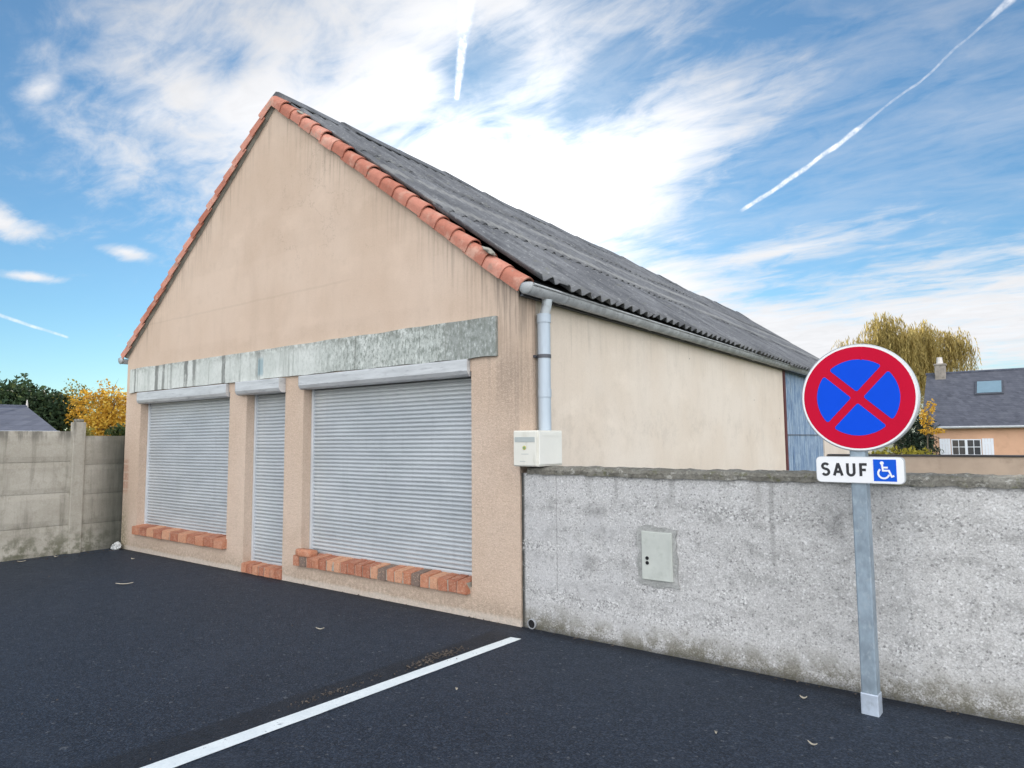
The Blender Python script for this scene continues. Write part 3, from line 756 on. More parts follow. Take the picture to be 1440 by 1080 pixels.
# roller shutters
def shutter(x0, x1, z0, z1, box, guide_l=True):
    pit = .040; yb = RV - .005; vs = []; prof = []
    z = z0; k = 0
    while z < z1:
        for dz, dy in ((.0, .011), (.005, .000), (.012, -.0060), (.020, -.0078), (.027, -.0060), (.034, .0005), (.0375, .011)):
            if z + dz <= z1 + .04: prof.append((yb + dy, z + dz))
        z += pit
    m_ = MB(); NXs = 6
    for i in range(NXs + 1):
        x = x0 + (x1 - x0) * i / NXs
        for (yy, zz) in prof: vs.append((x, yy + .003 * math.sin(i * 2.1 + zz * 3), zz + .0012 * math.sin(i * 1.7)))
    n = len(prof); m_.add(vs, [(i * n + q, (i + 1) * n + q, (i + 1) * n + q + 1, i * n + q + 1) for i in range(NXs) for q in range(n - 1)])
    m_.box(x0, x1, yb - .012, yb + .02, z0 - .035, z0 - .001, bev=.003)
    o = m_.build('roller_shutter', M_SLAT, bld, smooth=True)
    for xs in (x0, x1):
        sg = 1 if xs == x0 else -1
        MB().box(min(xs, xs + sg * .028) - .001, max(xs, xs + sg * .028), yb - .028, yb + .02, z0 - .03, z1 + .02, bev=.002).build('guide_rail', M_RAIL, o)
    bx0, bx1, bz0, bz1, pr = box
    h = bz1 - bz0
    b = MB(); pts = [(-pr, bz1 - .012), (-pr, bz0 + .045), (-pr + .018, bz0 + .012), (-pr + .04, bz0), (.0, bz0), (.135, bz0 + .006), (.135, bz1), (-pr + .012, bz1)]
    vs = [(bx, a, c_) for bx in (bx0, bx1) for a, c_ in pts]; n = len(pts)
    b.add(vs, [tuple(range(n)), tuple(range(2 * n - 1, n - 1, -1))] + [(i, (i + 1) % n, n + (i + 1) % n, n + i) for i in range(n)])
    bo = b.build('shutter_box', M_BOX, o)
    md = bo.modifiers.new('bev', 'BEVEL'); md.width = .004; md.segments = 2; md.limit_method = 'ANGLE'
    for bx, q in ((bx0, -1), (bx1, 1)):
        e = MB(); vs = [(bx + q * .001 + d * q * .004, a * 1.0 + (-.003 if a < 0 else 0), c_ + (.003 if c_ > (bz0 + bz1) / 2 else -.003)) for d in (0, 1) for a, c_ in pts if a < .05]
        n2 = len(vs) // 2; e.add(vs, [tuple(range(n2)), tuple(range(2 * n2 - 1, n2 - 1, -1))] + [(i, (i + 1) % n2, n2 + (i + 1) % n2, n2 + i) for i in range(n2)])
        e.build('box_end_plate', M_BOX, bo)
    return o
shutter(-6.612, -4.338, .385, 2.06, (-6.64, -4.352, 2.047, 2.206, .045))
shutter(-3.972, -3.218, .140, 2.06, (-4.075, -3.215, 2.050, 2.206, .088))
shutter(-2.884, -.519, .345, 2.06, (-2.915, -.530, 2.060, 2.209, .045))

# brick sills and the brick doorstep
def bricks(name, x0, x1, z0, z1, yf, bw, seed, tone_list=None, slope=.012):
    rr = random.Random(seed); m_ = MB(); tn = []; n = max(1, round((x1 - x0) / bw)); st = (x1 - x0) / n
    for i in range(n):
        a, b = x0 + i * st + .0045, x0 + (i + 1) * st - .0045; j = rr.uniform(-.006, .006); k = rr.uniform(-.005, .004)
        bm = bmesh.new(); bmesh.ops.create_cube(bm, size=1)
        for v in bm.verts:
            yy = yf + j if v.co.y < 0 else RV + .03
            zz = (z1 + k - (slope if v.co.y < 0 else -.014)) if v.co.z > 0 else z0 + k * .5
            v.co = Vector((a if v.co.x < 0 else b, yy, zz))
        bmesh.ops.bevel(bm, geom=bm.edges[:], offset=.005, segments=2, affect='EDGES')
        for v in bm.verts: v.co = jit(v.co, .006, 26, seed)
        nf = len(bm.faces); m_.bm(bm); t_ = tone_list[i % len(tone_list)] if tone_list else rr.random() * .9; tn += [t_] * nf
    nf0 = len(m_.f)
    m_.box(x0 + .004, x1 - .004, yf + .009, RV + .02, z0 + .006, z1 - slope - .007, mi=1); tn += [0] * (len(m_.f) - nf0)
    o = m_.build(name, [M_BRICK, M_MORTAR], bld); tones(o, tn); return o
T1 = [.35, .98, .30, .42, .05, .85, .95 - .1, .12, .08, .22, .20, .88, .99, .48, .84, .45, .99, .62, .84, .30, .12, .35]
bricks('brick_sill', -2.945, -.530, .195, .312, -.058, .110, 3, T1)
bricks('brick_sill', -6.63, -4.315, .236, .358, -.055, .21, 5, [.5, .15, .80, .15, .82, .12, .75, .3, .55, .2, .5])
bricks('brick_step', -3.985, -3.205, .0, .108, -.012, .11, 8, [.5, .25, .7, .1, .6, .35, .2], .004)

# loose rounded brick left lying on the sill
lb = MB(); bm = bmesh.new(); bmesh.ops.create_cube(bm, size=1); bmesh.ops.subdivide_edges(bm, edges=bm.edges[:], cuts=3, use_grid_fill=True)
for v in bm.verts:
    p = Vector((v.co.x * .245, v.co.y * .115, v.co.z * .074)); q = v.co * 2
    rr_ = 1 - .16 * max(0, q.length - .95); p *= rr_; v.co = jit(p, .007, 14, 3)
bmesh.ops.smooth_vert(bm, verts=bm.verts[:], factor=.4)
lb.bm(bm); lbo = lb.build('loose_brick', M_BRICK, smooth='all', loc=(-2.785, -.005, .330)); lbo.rotation_euler = (0, 0, R(4)); tones(lbo, [.62] * len(lbo.data.polygons))
tag(lbo, 'loose worn brick lying on the left end of the brick sill', 'brick')

# ------------------------------------------------------------------ boundary wall with its coping, meter hatch and drain
bw = thing('boundary_wall', 'low grey roughcast concrete wall with dark lichen coping, behind the no-stopping sign', 'wall', (.006, .016, 0))
wl = MB(); NXw, NZw = 180, 26; WXE = 9.0
vs = []
for j in range(NZw + 1):
    for i in range(NXw + 1):
        x = WXE * i / NXw; z = -.05 + 1.28 * j / NZw; p = Vector((x, 0, z))
        vs.append((x, mnoise.noise(p * 2.3) * .006 + mnoise.noise(p * 9) * .003, z))
wl.add(vs, [(j * (NXw + 1) + i, j * (NXw + 1) + i + 1, (j + 1) * (NXw + 1) + i + 1, (j + 1) * (NXw + 1) + i) for j in range(NZw) for i in range(NXw)])
wl.box(0, WXE, .012, .20, -.05, 1.228)
wl.build('wall_body', M_WALL, bw)
cp = MB(); n = 380; prof = [(-.022, 1.222), (-.026, 1.255), (-.012, 1.276), (.08, 1.288), (.19, 1.28), (.222, 1.262), (.22, 1.222)]; vs = []
for i in range(n + 1):
    x = .07 + (WXE - .07) * i / n
    for k, (a, b) in enumerate(prof):
        q = Vector((x, a, b)); d1 = mnoise.noise(q * 13) * .009 + mnoise.noise(q * 34) * .006; sag = mnoise.noise(Vector((x * 1.1, 4, 0))) * .006
        vs.append((x, a + (d1 if k < 2 else 0), b + d1 + sag))
K = len(prof); cp.add(vs, [(i * K + k, i * K + (k + 1) % K, (i + 1) * K + (k + 1) % K, (i + 1) * K + k) for i in range(n) for k in range(K)] + [tuple(range(K))[::-1], tuple(n * K + k for k in range(K))])
cp.build('coping', M_COPING, bw)
hm = MB(); pts = []
for (x, z) in [(1.035, .47), (1.03, .66), (1.035, .875), (1.17, .885), (1.325, .868), (1.335, .66), (1.33, .475), (1.18, .462)]: pts.append((x, z))
dens_ = []
for i in range(len(pts)):
    a, b = Vector(pts[i]).to_3d(), Vector(pts[(i + 1) % len(pts)]).to_3d()
    for k in range(6):
        p = a.lerp(b, k / 6); dens_.append((p.x + mnoise.noise(p * 16) * .026, p.y + mnoise.noise(p * 14 + Vector((9, 0, 0))) * .026))
hm.prism(dens_, -.012, .02)
hmo = hm.build('hatch_surround', M_HATCHM, bw)
ht = MB(); ht.box(1.068, 1.300, -.024, .01, .503, .842, bev=.006)
hto = ht.build('meter_hatch', M_HATCH, bw)
rim = MB(); rim.box(1.28, 1.293, -.0265, -.023, .515, .80); rim.box(1.085, 1.29, -.0265, -.023, .508, .514); rim.build('hatch_rib', M_HATCH, hto)
lk = MB()
for zz in (.655, .622): lk.tube([(1.113, -.030, zz), (1.113, -.02, zz)], .0125, 14)
lk.build('hatch_lock', M_DARK, hto)
dr = MB(); ring = []
K = 24
for rr_, yy in ((.040, .0), (.040, -.016), (.033, -.018), (.033, .01)):
    for k in range(K): ring.append((.094 + rr_ * math.cos(2 * math.pi * k / K), yy, .040 + rr_ * math.sin(2 * math.pi * k / K)))
dr.add(ring, [(q * K + k, q * K + (k + 1) % K, (q + 1) * K + (k + 1) % K, (q + 1) * K + k) for q in range(3) for k in range(K)])
dro = dr.build('drain_pipe', M_PIPEG, bw)
MB().tube([(.094, -.009, .040), (.094, .012, .040)], .0325, 20).build('pipe_bore', M_DARK, dro)

# ------------------------------------------------------------------ meter box
mb = thing('meter_box', 'cream electricity meter box with grey strip standing on the wall end at the house corner', 'meter box', (.0, -.085, 1.286))
MB().box(0, .238, .0, .36, 0, .288, bev=.008).build('cabinet', M_METER, mb)
d = MB(); d.box(.008, .230, -.010, .002, .008, .280, bev=.004); do = d.build('cabinet_door', M_METER, mb)
MB().box(.022, .216, -.0135, -.009, .196, .236, bev=.001).build('reading_strip', M_GREYSTRIP, do)
e = MB(); e.tube([(.115, -.0135, .150), (.115, -.009, .150)], .017, 16); eo = e.build('emblem', M_EMB, do)
MB().box(.107, .123, -.0155, -.0132, .142, .158).build('emblem_mark', M_EMB2, eo)
tx = MB()
for xx0, xx1, zz in ((.085, .155, .098), (.07, .125, .04)): MB().box(xx0, xx1, -.0113, -.0095, zz, zz + .004).build('small_print', M_GREYSTRIP, do)
sp = MB(); sp.box(.2365, .246, .012, .345, .014, .276, bev=.004); sp.box(.2455, .249, .06, .30, .245, .250); sp.build('side_panel', M_METER2, mb)

# ------------------------------------------------------------------ no-stopping sign on its post
sg = thing('road_sign', 'round red and blue no-stopping sign with SAUF wheelchair plate on galvanised post', 'road sign', (2.553, -.262, 0), R(-4))
po = MB(); po.box(-.04, .04, -.04, .04, .0, 1.93, bev=.007); po.build('post', M_GALV, sg)
MB().box(-.0445, .0445, -.0445, .0445, -.01, .112, bev=.006).build('post_sleeve', M_GALV2, sg)
def ngon(cx, cz, r, n=72): return [(cx + r * math.cos(2 * math.pi * k / n), cz + r * math.sin(2 * math.pi * k / n)) for k in range(n)]
SX, SZ, SR, SY = .018, 1.722, .298, -.052
def lathe_y(m_, cx, cz, prof, n=72):
    vs = [(cx + r * math.cos(2 * math.pi * k / n), y, cz + r * math.sin(2 * math.pi * k / n)) for r, y in prof for k in range(n)]
    m_.add(vs, [(q * n + k, q * n + (k + 1) % n, (q + 1) * n + (k + 1) % n, (q + 1) * n + k) for q in range(len(prof) - 1) for k in range(n)]); return m_
dk = MB(); lathe_y(dk, SX, SZ, [(.0005, SY), (SR - .006, SY), (SR - .001, SY + .001), (SR + .004, SY + .006), (SR + .004, SY + .034), (SR - .012, SY + .037), (SR - .012, SY + .010), (.0005, SY + .008)])
dko = dk.build('sign_disc', M_ALU, sg, smooth=True)
MB().tube([(SX + .030, SY - .006, SZ + .214), (SX + .030, SY - .002, SZ + .214)], [.0055, .0075], 12).build('bolt_head', M_RED, dko)
MB().prism(ngon(SX, SZ, SR - .003), SY - .0012, SY - .0002).build('white_border', M_WHITE, dko)
MB().prism(ngon(SX, SZ, SR - .013), SY - .0024, SY - .0010).build('red_field', M_RED, dko)
def hull(pts):
    pts = sorted(set((round(a, 5), round(b, 5)) for a, b in pts))
    def half(ps):
        h = []
        for p in ps:
            while len(h) > 1 and (h[-1][0] - h[-2][0]) * (p[1] - h[-2][1]) - (h[-1][1] - h[-2][1]) * (p[0] - h[-2][0]) <= 0: h.pop()
            h.append(p)
        return h
    a, b = half(pts), half(pts[::-1]); return a[:-1] + b[:-1]
bl = MB(); RB = SR * .715; hw = SR * .072; cr = .012
for q in range(4):
    ang = R(90 * q); pts = []
    lim = RB - cr; e_ = hw + cr
    base = []
    a0 = math.asin(e_ / lim)
    for k in range(17):
        t_ = R(-45) + a0 + (R(90) - 2 * a0) * k / 16; base.append((lim * math.cos(t_), lim * math.sin(t_)))
    base.append((e_ * math.sqrt(2), 0))
    for (a, b) in base:
        for k in range(12): pts.append((a + cr * math.cos(k * math.pi / 6), b + cr * math.sin(k * math.pi / 6)))
    h = hull(pts); ca, sa = math.cos(ang + R(2)), math.sin(ang + R(2))
    bl.prism([(SX + a * ca - b * sa, SZ + a * sa + b * ca) for a, b in h], SY - .0036, SY - .0020)
bl.build('blue_field', M_BLUE, dko)
for zz in (1.86, 1.58, 1.318): MB().box(-.055, .055, -.046, -.028, zz - .014, zz + .014).build('clamp', M_GALV2, sg)
# plate below
PX0, PX1, PZ0, PZ1, PY = -.216, .232, 1.246, 1.392, -.056
def rrect(x0, x1, z0, z1, r, n=7):
    o = []
    for cx, cz, a0 in ((x1 - r, z1 - r, 0), (x0 + r, z1 - r, 90), (x0 + r, z0 + r, 180), (x1 - r, z0 + r, 270)):
        o += [(cx + r * math.cos(R(a0 + 90 * k / n)), cz + r * math.sin(R(a0 + 90 * k / n))) for k in range(n + 1)]
    return o
pl = MB(); pl.prism(rrect(PX0, PX1, PZ0, PZ1, .026), PY, PY + .028); plo = pl.build('sign_plate', M_ALU, sg)
MB().prism(rrect(PX0 + .003, PX1 - .003, PZ0 + .003, PZ1 - .003, .024), PY - .0014, PY + .001).build('plate_face', M_WHITE, plo)
def strokes(m_, lines, wd, y, sc=1, ox=0, oz=0, closed=False):
    for li, L_ in enumerate(lines):
        P = [Vector((ox + a * sc, oz + b * sc)) for a, b in L_]; n = len(P); A, B = [], []
        for i, p in enumerate(P):
            d1 = (p - P[i - 1]).normalized() if i else None; d2 = (P[i + 1] - p).normalized() if i < n - 1 else None
            t_ = ((d1 or d2) + (d2 or d1)).normalized(); nn = Vector((-t_.y, t_.x)); k = 1 / max(.4, abs(nn.dot(Vector((-(d1 or d2).y, (d1 or d2).x)))))
            A.append(p + nn * wd / 2 * k); B.append(p - nn * wd / 2 * k)
        yy = y - .0002 * li
        vs = [(q.x, yy, q.y) for q in A] + [(q.x, yy, q.y) for q in B] + [(q.x, yy + .0016, q.y) for q in A] + [(q.x, yy + .0016, q.y) for q in B]
        fs = []
        for i in range(n - 1):
            fs += [(i, i + 1, n + i + 1, n + i), (2 * n + i, 3 * n + i, 3 * n + i + 1, 2 * n + i + 1), (i, 2 * n + i, 2 * n + i + 1, i + 1), (n + i, n + i + 1, 3 * n + i + 1, 3 * n + i)]
        fs += [(0, n, 3 * n, 2 * n), (n - 1, 3 * n - 1, 4 * n - 1, 2 * n - 1)]
        m_.add(vs, fs)
def arc(cx, cz, rx, rz, a0, a1, n=16): return [(cx + rx * math.cos(R(a0 + (a1 - a0) * k / n)), cz + rz * math.sin(R(a0 + (a1 - a0) * k / n))) for k in range(n + 1)]
LETTER = {
 'S': [arc(.30, .74, .235, .205, 28, 270, 16)[:-1] + arc(.30, .28, .245, .235, 90, -152, 16)],
 'A': [[(.0, .0), (.30, 1.0)], [(.30, 1.0), (.60, .0)], [(.12, .31), (.48, .31)]],
 'U': [[(.06, 1.0), (.06, .34)] + arc(.30, .31, .24, .265, 180, 360, 16) + [(.54, .34), (.54, 1.0)]],
 'F': [[(.07, .0), (.07, 1.0)], [(.0, .925), (.52, .925)], [(.07, .50), (.44, .50)]],
}
lt = MB(); CH = .070; ox = PX0 + .030
for i, ch in enumerate('SAUF'):
    strokes(lt, LETTER[ch], .0142, PY - .0028 - .0008 * 0, CH, ox + i * .0665, PZ0 + .039)
lt.build('lettering', M_INK, plo)
bx0 = PX0 + .298; sq = MB(); sq.box(bx0, bx0 + .112, PY - .0026, PY - .0008, PZ0 + .014, PZ1 - .014); sqo = sq.build('symbol_field', M_BLUE2, plo)
ic = MB(); S_ = .106; cx, cz = bx0 + .001, PZ0 + .019
strokes(ic, [[(.40, .80), (.43, .50), (.70, .50), (.82, .20), (.93, .24)], [(.41, .655), (.66, .655)], arc(.46, .36, .25, .255, 128, 345, 26)], .0095, PY - .0040, S_, cx, cz)
ic.prism([(a, b) for a, b in ngon(cx + .395 * S_, cz + .885 * S_, .0095, 24)], PY - .0042, PY - .0026)
ic.build('wheelchair_symbol', M_WHITE, sqo)

# ------------------------------------------------------------------ precast concrete fence on the left
fe = thing('concrete_fence', 'grey precast concrete panel fence with posts, meeting the workshop corner', 'fence', (-7.15, 0, 0))
rows_l = [(-.01, .385), (.395, .825), (.835, 1.245), (1.255, 1.665)]; rows_r = [(-.01, .375), (.385, .785), (.795, 1.195), (1.205, 1.602)]
def fpanel(y0, y1, z0, z1, seed):
    m_ = MB(); n = 10; m2 = 6; vs = []
    for j in range(m2 + 1):
        for i in range(n + 1):
            y = y0 + (y1 - y0) * i / n; z = z0 + (z1 - z0) * j / m2
            ed = .010 if j in (0, m2) else 0
            vs.append((-.025 - ed + mnoise.noise(Vector((y * 3, z * 3, seed))) * .004, y, z + (mnoise.noise(Vector((y * 6, seed, j))) * .003 if j in (0, m2) else 0)))
    m_.add(vs, [(j * (n + 1) + i, j * (n + 1) + i + 1, (j + 1) * (n + 1) + i + 1, (j + 1) * (n + 1) + i) for j in range(m2) for i in range(n)])
    q_ = .002 * (seed % 2); m_.box(-.075 + q_, -.040 - q_, y0, y1, z0, z1 + (.016 if z1 < 1.5 else 0))
    return m_.build('fence_panel', M_FENCE, fe)
for i, (a, b) in enumerate(rows_r): fpanel(-.478, .42, a, b, i)
ybs = [-.56 - 2.02 * k for k in range(5)]
for k in range(4):
    for i, (a, b) in enumerate(rows_l): fpanel(ybs[k + 1] + .075, ybs[k] - .075, a, b, 10 * k + i + 7)
for k, yc in enumerate(ybs):
    pp = MB(); pp.box(-.10, .008, yc - .080, yc + .080, -.02, 1.79, bev=.010); po_ = pp.build('fence_post', M_FENCE, fe)
    t_ = MB(); t_.box(-.085, -.005, yc - .055, yc + .055, 1.789, 1.835, bev=.012); t_.build('post_cap', M_COPING, po_)

# crumpled white thing in the corner, fallen leaves and litter
bg_ = MB().bm(lump((0, 0, .04), .066, 4, (1.0, .9, .75), .7, 4)).build('crumpled_bag', M_BAG, smooth=False, loc=(-7.0, -.085, 0))
tag(bg_, 'crumpled whitish bag lying in the corner between fence and workshop', 'rubbish')
LEAFLABEL = ['pale dry leaf on the asphalt left of the sign post foot', 'long pale leaf on the asphalt right of the others, near the bottom edge', 'small pale leaf lying alone on the asphalt low in the middle',
             'flat twig-like leaf on the asphalt below the left shutter', 'narrow leaf on the asphalt in front of the right brick sill', 'curled leaf beside the fence foot at the far left', 'leaf at the fence foot between the others there',
             'leaf on the asphalt near the left end of the facade', 'tiny pale leaf on the right side of the white line']
for i, (x, y, L_, w_, rz) in enumerate([(2.208, -.294, .040, .022, 10), (2.39, -.888, .046, .014, -10), (1.966, -1.037, .012, .009, 0), (-4.37, -1.116, .17, .03, 50), (-1.25, -1.0, .07, .018, 30),
                                         (-6.9, -1.25, .09, .04, 70), (-6.95, -.85, .06, .035, 40), (-5.9, -.35, .05, .03, 20), (.50, -1.35, .015, .012, 0)]):
    m_ = MB(); n = 8; vs = []
    for k in range(n + 1):
        f = k / n; ww = w_ * math.sin(math.pi * min(.97, f * .92 + .05)) ** .8 / 2; zc = .006 + .012 * (f - .5) ** 2 * 4
        vs += [((f - .5) * L_, -ww, zc + .005), ((f - .5) * L_, 0, zc), ((f - .5) * L_, ww, zc + .005)]
    m_.add(vs, [(k * 3 + q, k * 3 + q + 1, k * 3 + q + 4, k * 3 + q + 3) for k in range(n) for q in (0, 1)])
    o = m_.build('fallen_leaf', M_DRYLEAF, loc=(x, y, .004)); o.rotation_euler = (0, 0, R(rz)); md = o.modifiers.new('thick', 'SOLIDIFY'); md.thickness = .0015
    tag(o, LEAFLABEL[i], 'leaf', 'fallen leaves on the asphalt')
li = MB(); rr = random.Random(4); tn = 0
def chip(x, y, s):
    a = rr.uniform(0, 6.28); z = .003 + rr.random() * .004; l, w_ = s * rr.uniform(.6, 1.3), s * rr.uniform(.3, .8); c, s_ = math.cos(a), math.sin(a); h = rr.uniform(.001, .006)
    li.add([(x + c * l - s_ * w_, y + s_ * l + c * w_, z), (x - c * l - s_ * w_, y - s_ * l + c * w_, z + h), (x - c * l + s_ * w_, y - s_ * l - c * w_, z), (x + c * l + s_ * w_, y + s_ * l - c * w_, z + h), (x, y, z + h + .003)],
           [(0, 1, 4), (1, 2, 4), (2, 3, 4), (3, 0, 4), (0, 3, 2, 1)])
for _ in range(230): y_ = rr.gauss(-.98, .16); chip(.012 + .06 * (y_ + .27) + rr.gauss(0, .034), y_, rr.uniform(.002, .009))
for _ in range(110): y_ = rr.gauss(-1.78, .16); chip(.005 + .06 * (y_ + .27) + rr.gauss(0, .026), y_, rr.uniform(.002, .006))
for _ in range(120): chip(rr.uniform(-7.05, -6.85), rr.uniform(-3.5, -.1), rr.uniform(.006, .018))
for _ in range(120): chip(rr.uniform(-7, 6), rr.uniform(-.05, -.005), rr.uniform(.004, .010))
for _ in range(60): chip(rr.uniform(-6, 5), rr.uniform(-4, -.1), rr.uniform(.003, .007))
tag(li.build('leaf_litter', M_LITTER), 'brown crumbs of leaf litter along the white line and wall feet', 'leaf litter', kind='stuff')

# ------------------------------------------------------------------ wall at the back of the neighbouring plot
bwt = thing('back_wall', 'low beige rendered wall with thin dark coping in front of the ochre house', 'wall', (.03, 11.3, 0))
MB().box(0, 16, 0, .18, -.02, 1.105).build('wall_body', M_BACKWALL, bwt)
MB().box(-.02, 16, -.035, .215, 1.105, 1.140, bev=.008).build('coping', M_BACKCOP, bwt)

# ------------------------------------------------------------------ houses
hr = thing('ochre_house', 'ochre rendered cottage with slate roof, skylight and white shutters, behind the back wall', 'house', (-.52, 36, 0), R(-1))
MB().box(.10, 13, 0, 7, -.05, 2.10).build('wall', M_ORANGE, hr)
gw = MB(); gw.prism([(0, 2.08), (7, 2.08), (3.5, 4.85)], 0, .25, fr=lambda v: (.12 + v[1], v[0], v[2])); gw.build('gable_wall', M_ORANGE, hr)
rf = MB(); 
rf.add([(0, -.28, 1.965), (13.2, -.28, 1.965), (13.2, 3.5, 4.93), (0, 3.5, 4.93), (0, 7.28, 1.965), (13.2, 7.28, 1.965)], [(0, 1, 2, 3), (3, 2, 5, 4)])
rfo = rf.build('roof', M_SLATE, hr); md = rfo.modifiers.new('thick', 'SOLIDIFY'); md.thickness = .09; md.offset = 0
MB().tube([(-.05, 3.5, 4.98), (13.2, 3.5, 4.98)], .07, 8).build('ridge_tile', M_SLATE2, rfo)
MB().tube([(-.05, -.34, 1.95), (13.2, -.34, 1.95)], .065, 8).build('gutter', M_ALU, hr)
ch = MB(); ch.box(.42, .92, 3.05, 3.6, 4.2, 5.45, bev=.03); ch.box(.38, .96, 3.01, 3.64, 5.40, 5.50, bev=.02); cho = ch.build('chimney', M_CHIM, rfo)
MB().tube([(.66, 3.3, 5.48), (.66, 3.3, 5.86)], [.17, .13], 10).build('chimney_pot', M_POT, cho)
def onslope(u0, u1, x0, x1, lift, name, mat, par):
    def P(x, u, h):
        y = -.28 + (3.78) * u; z = 1.965 + 2.965 * u; return (x, y - .617 * h, z + .787 * h)
    vs = [P(x, u, h) for h in (.03, lift) for u in (u0, u1) for x in (x0, x1)]
    return MB().add(vs, [(0, 1, 3, 2), (4, 6, 7, 5), (0, 4, 5, 1), (2, 3, 7, 6), (0, 2, 6, 4), (1, 5, 7, 3)]).build(name, mat, par)
sk = onslope(.545, .80, 2.25, 3.47, .10, 'skylight', M_LEAD, rfo)
onslope(.57, .785, 2.34, 3.38, .115, 'skylight_pane', M_SKYGLASS, sk)
def window(par, x0, x1, z0, z1, y, sw):
    fr = MB(); t_ = .05
    fr.box(x0, x1, y - .03, y + .02, z0, z0 + t_); fr.box(x0, x1, y - .03, y + .02, z1 - t_, z1); fr.box(x0, x0 + t_, y - .03, y + .02, z0 + t_, z1 - t_); fr.box(x1 - t_, x1, y - .03, y + .02, z0 + t_, z1 - t_)
    xm = (x0 + x1) / 2; fr.box(xm - .055, xm + .055, y - .03, y + .02, z0 + t_, z1 - t_)
    for a, b in ((x0 + t_, xm - .055), (xm + .055, x1 - t_)):
        for q in (1, 2):
            zz = z0 + (z1 - z0) * q / 3; fr.box(a, b, y - .028, y + .018, zz - .016, zz + .016)
        fr.box((a + b) / 2 - .014, (a + b) / 2 + .014, y - .026, y + .016, z0 + t_, z1 - t_)
    o = fr.build('window', M_WHITEP, par)
    MB().box(x0 + .02, x1 - .02, y - .008, y + .004, z0 + .02, z1 - .02).build('window_pane', M_GLASSD, o)
    for a, b in ((x0 - sw, x0 - .03), (x1 + .03, x1 + sw)):
        s_ = MB(); n = 4
        for k in range(n): s_.box(a + (b - a) * k / n + .004, a + (b - a) * (k + 1) / n - .004, y - .055, y - .02, z0 - .02, z1 + .03)
        for zz in (z0 + .18, z1 - .2): s_.box(a + .02, b - .02, y - .065, y - .054, zz - .04, zz + .04)
        s_.build('shutter', M_WHITEP, par)
    return o
window(hr, 1.24, 2.48, .20, 1.36, -.004, .50)
for x in (5.6, 9.4): window(hr, x, x + 1.2, .20, 1.36, -.004, .50)

hl = thing('slate_roofed_house', 'distant house with blue-grey hipped slate roof showing above the concrete fence', 'house', (-33, 5.7, 0))
MB().box(-3, 3, -9, 1.05, -.02, 1.98).build('wall', M_CHIM, hl)
rl = MB(); rl.add([(3.35, -9.3, 1.98), (3.35, 1.42, 1.98), (-3.35, 1.42, 1.98), (-3.35, -9.3, 1.98), (0, -6, 3.19), (0, 1.25, 3.19)], [(0, 1, 5, 4), (1, 2, 5), (2, 3, 4, 5), (3, 0, 4)])
rlo = rl.build('roof', M_SLATE2, hl); 
MB().tube([(0, 1.25, 3.12), (0, 1.25, 3.50)], [.06, .02], 6).build('finial', M_POT, rlo)
MB().tube([(0, -6, 3.20), (0, 1.25, 3.20)], .06, 6).build('ridge_tile', M_SLATE2, rlo)
MB().box(3.34, 3.42, -9.3, 1.42, 1.90, 2.03).build('gutter', M_WHITEP, hl)

# ------------------------------------------------------------------ trees and shrubs
def leafcloud(rr, lobes, n, size, flat=1.0, shell=.55, up_bias=.15, asp=.55):
    """leaf faces spread through ellipsoid lobes [(centre, radii)]"""
    vs, fs, tn = [], [], []
    wts = [r[0] * r[1] * r[2] for c, r in lobes]; tot = sum(wts)
    for (c, r), w_ in zip(lobes, wts):
        k = max(6, int(n * w_ / tot)); lt_ = rr.uniform(-.18, .18)
        for _ in range(k):
            d = Vector((rr.gauss(0, 1), rr.gauss(0, 1), rr.gauss(0, 1))).normalized(); q = rr.random() ** (1 / 3) if rr.random() < .4 else rr.uniform(shell, 1.0)
            nz = 1 + mnoise.noise(d * 2.1 + Vector(c)) * .45
            p = Vector(c) + Vector((d.x * r[0], d.y * r[1], d.z * r[2])) * q * nz
            if mnoise.noise(p * (1.1 / max(.4, min(r)))) < -.28: continue
            s = size * rr.uniform(.6, 1.4); u = Vector((rr.gauss(0, 1), rr.gauss(0, 1), rr.gauss(0, 1))).normalized(); v = u.orthogonal().normalized()
            v = (Matrix.Rotation(rr.uniform(0, 6.28), 3, u) @ v); o = len(vs)
            vs += [p - u * s, p + v * s * asp, p + u * s, p - v * s * asp]; fs.append((o, o + 1, o + 2, o + 3)); tn.append(min(1, max(0, rr.gauss(.42, .22) + lt_)))
    return vs, fs, tn
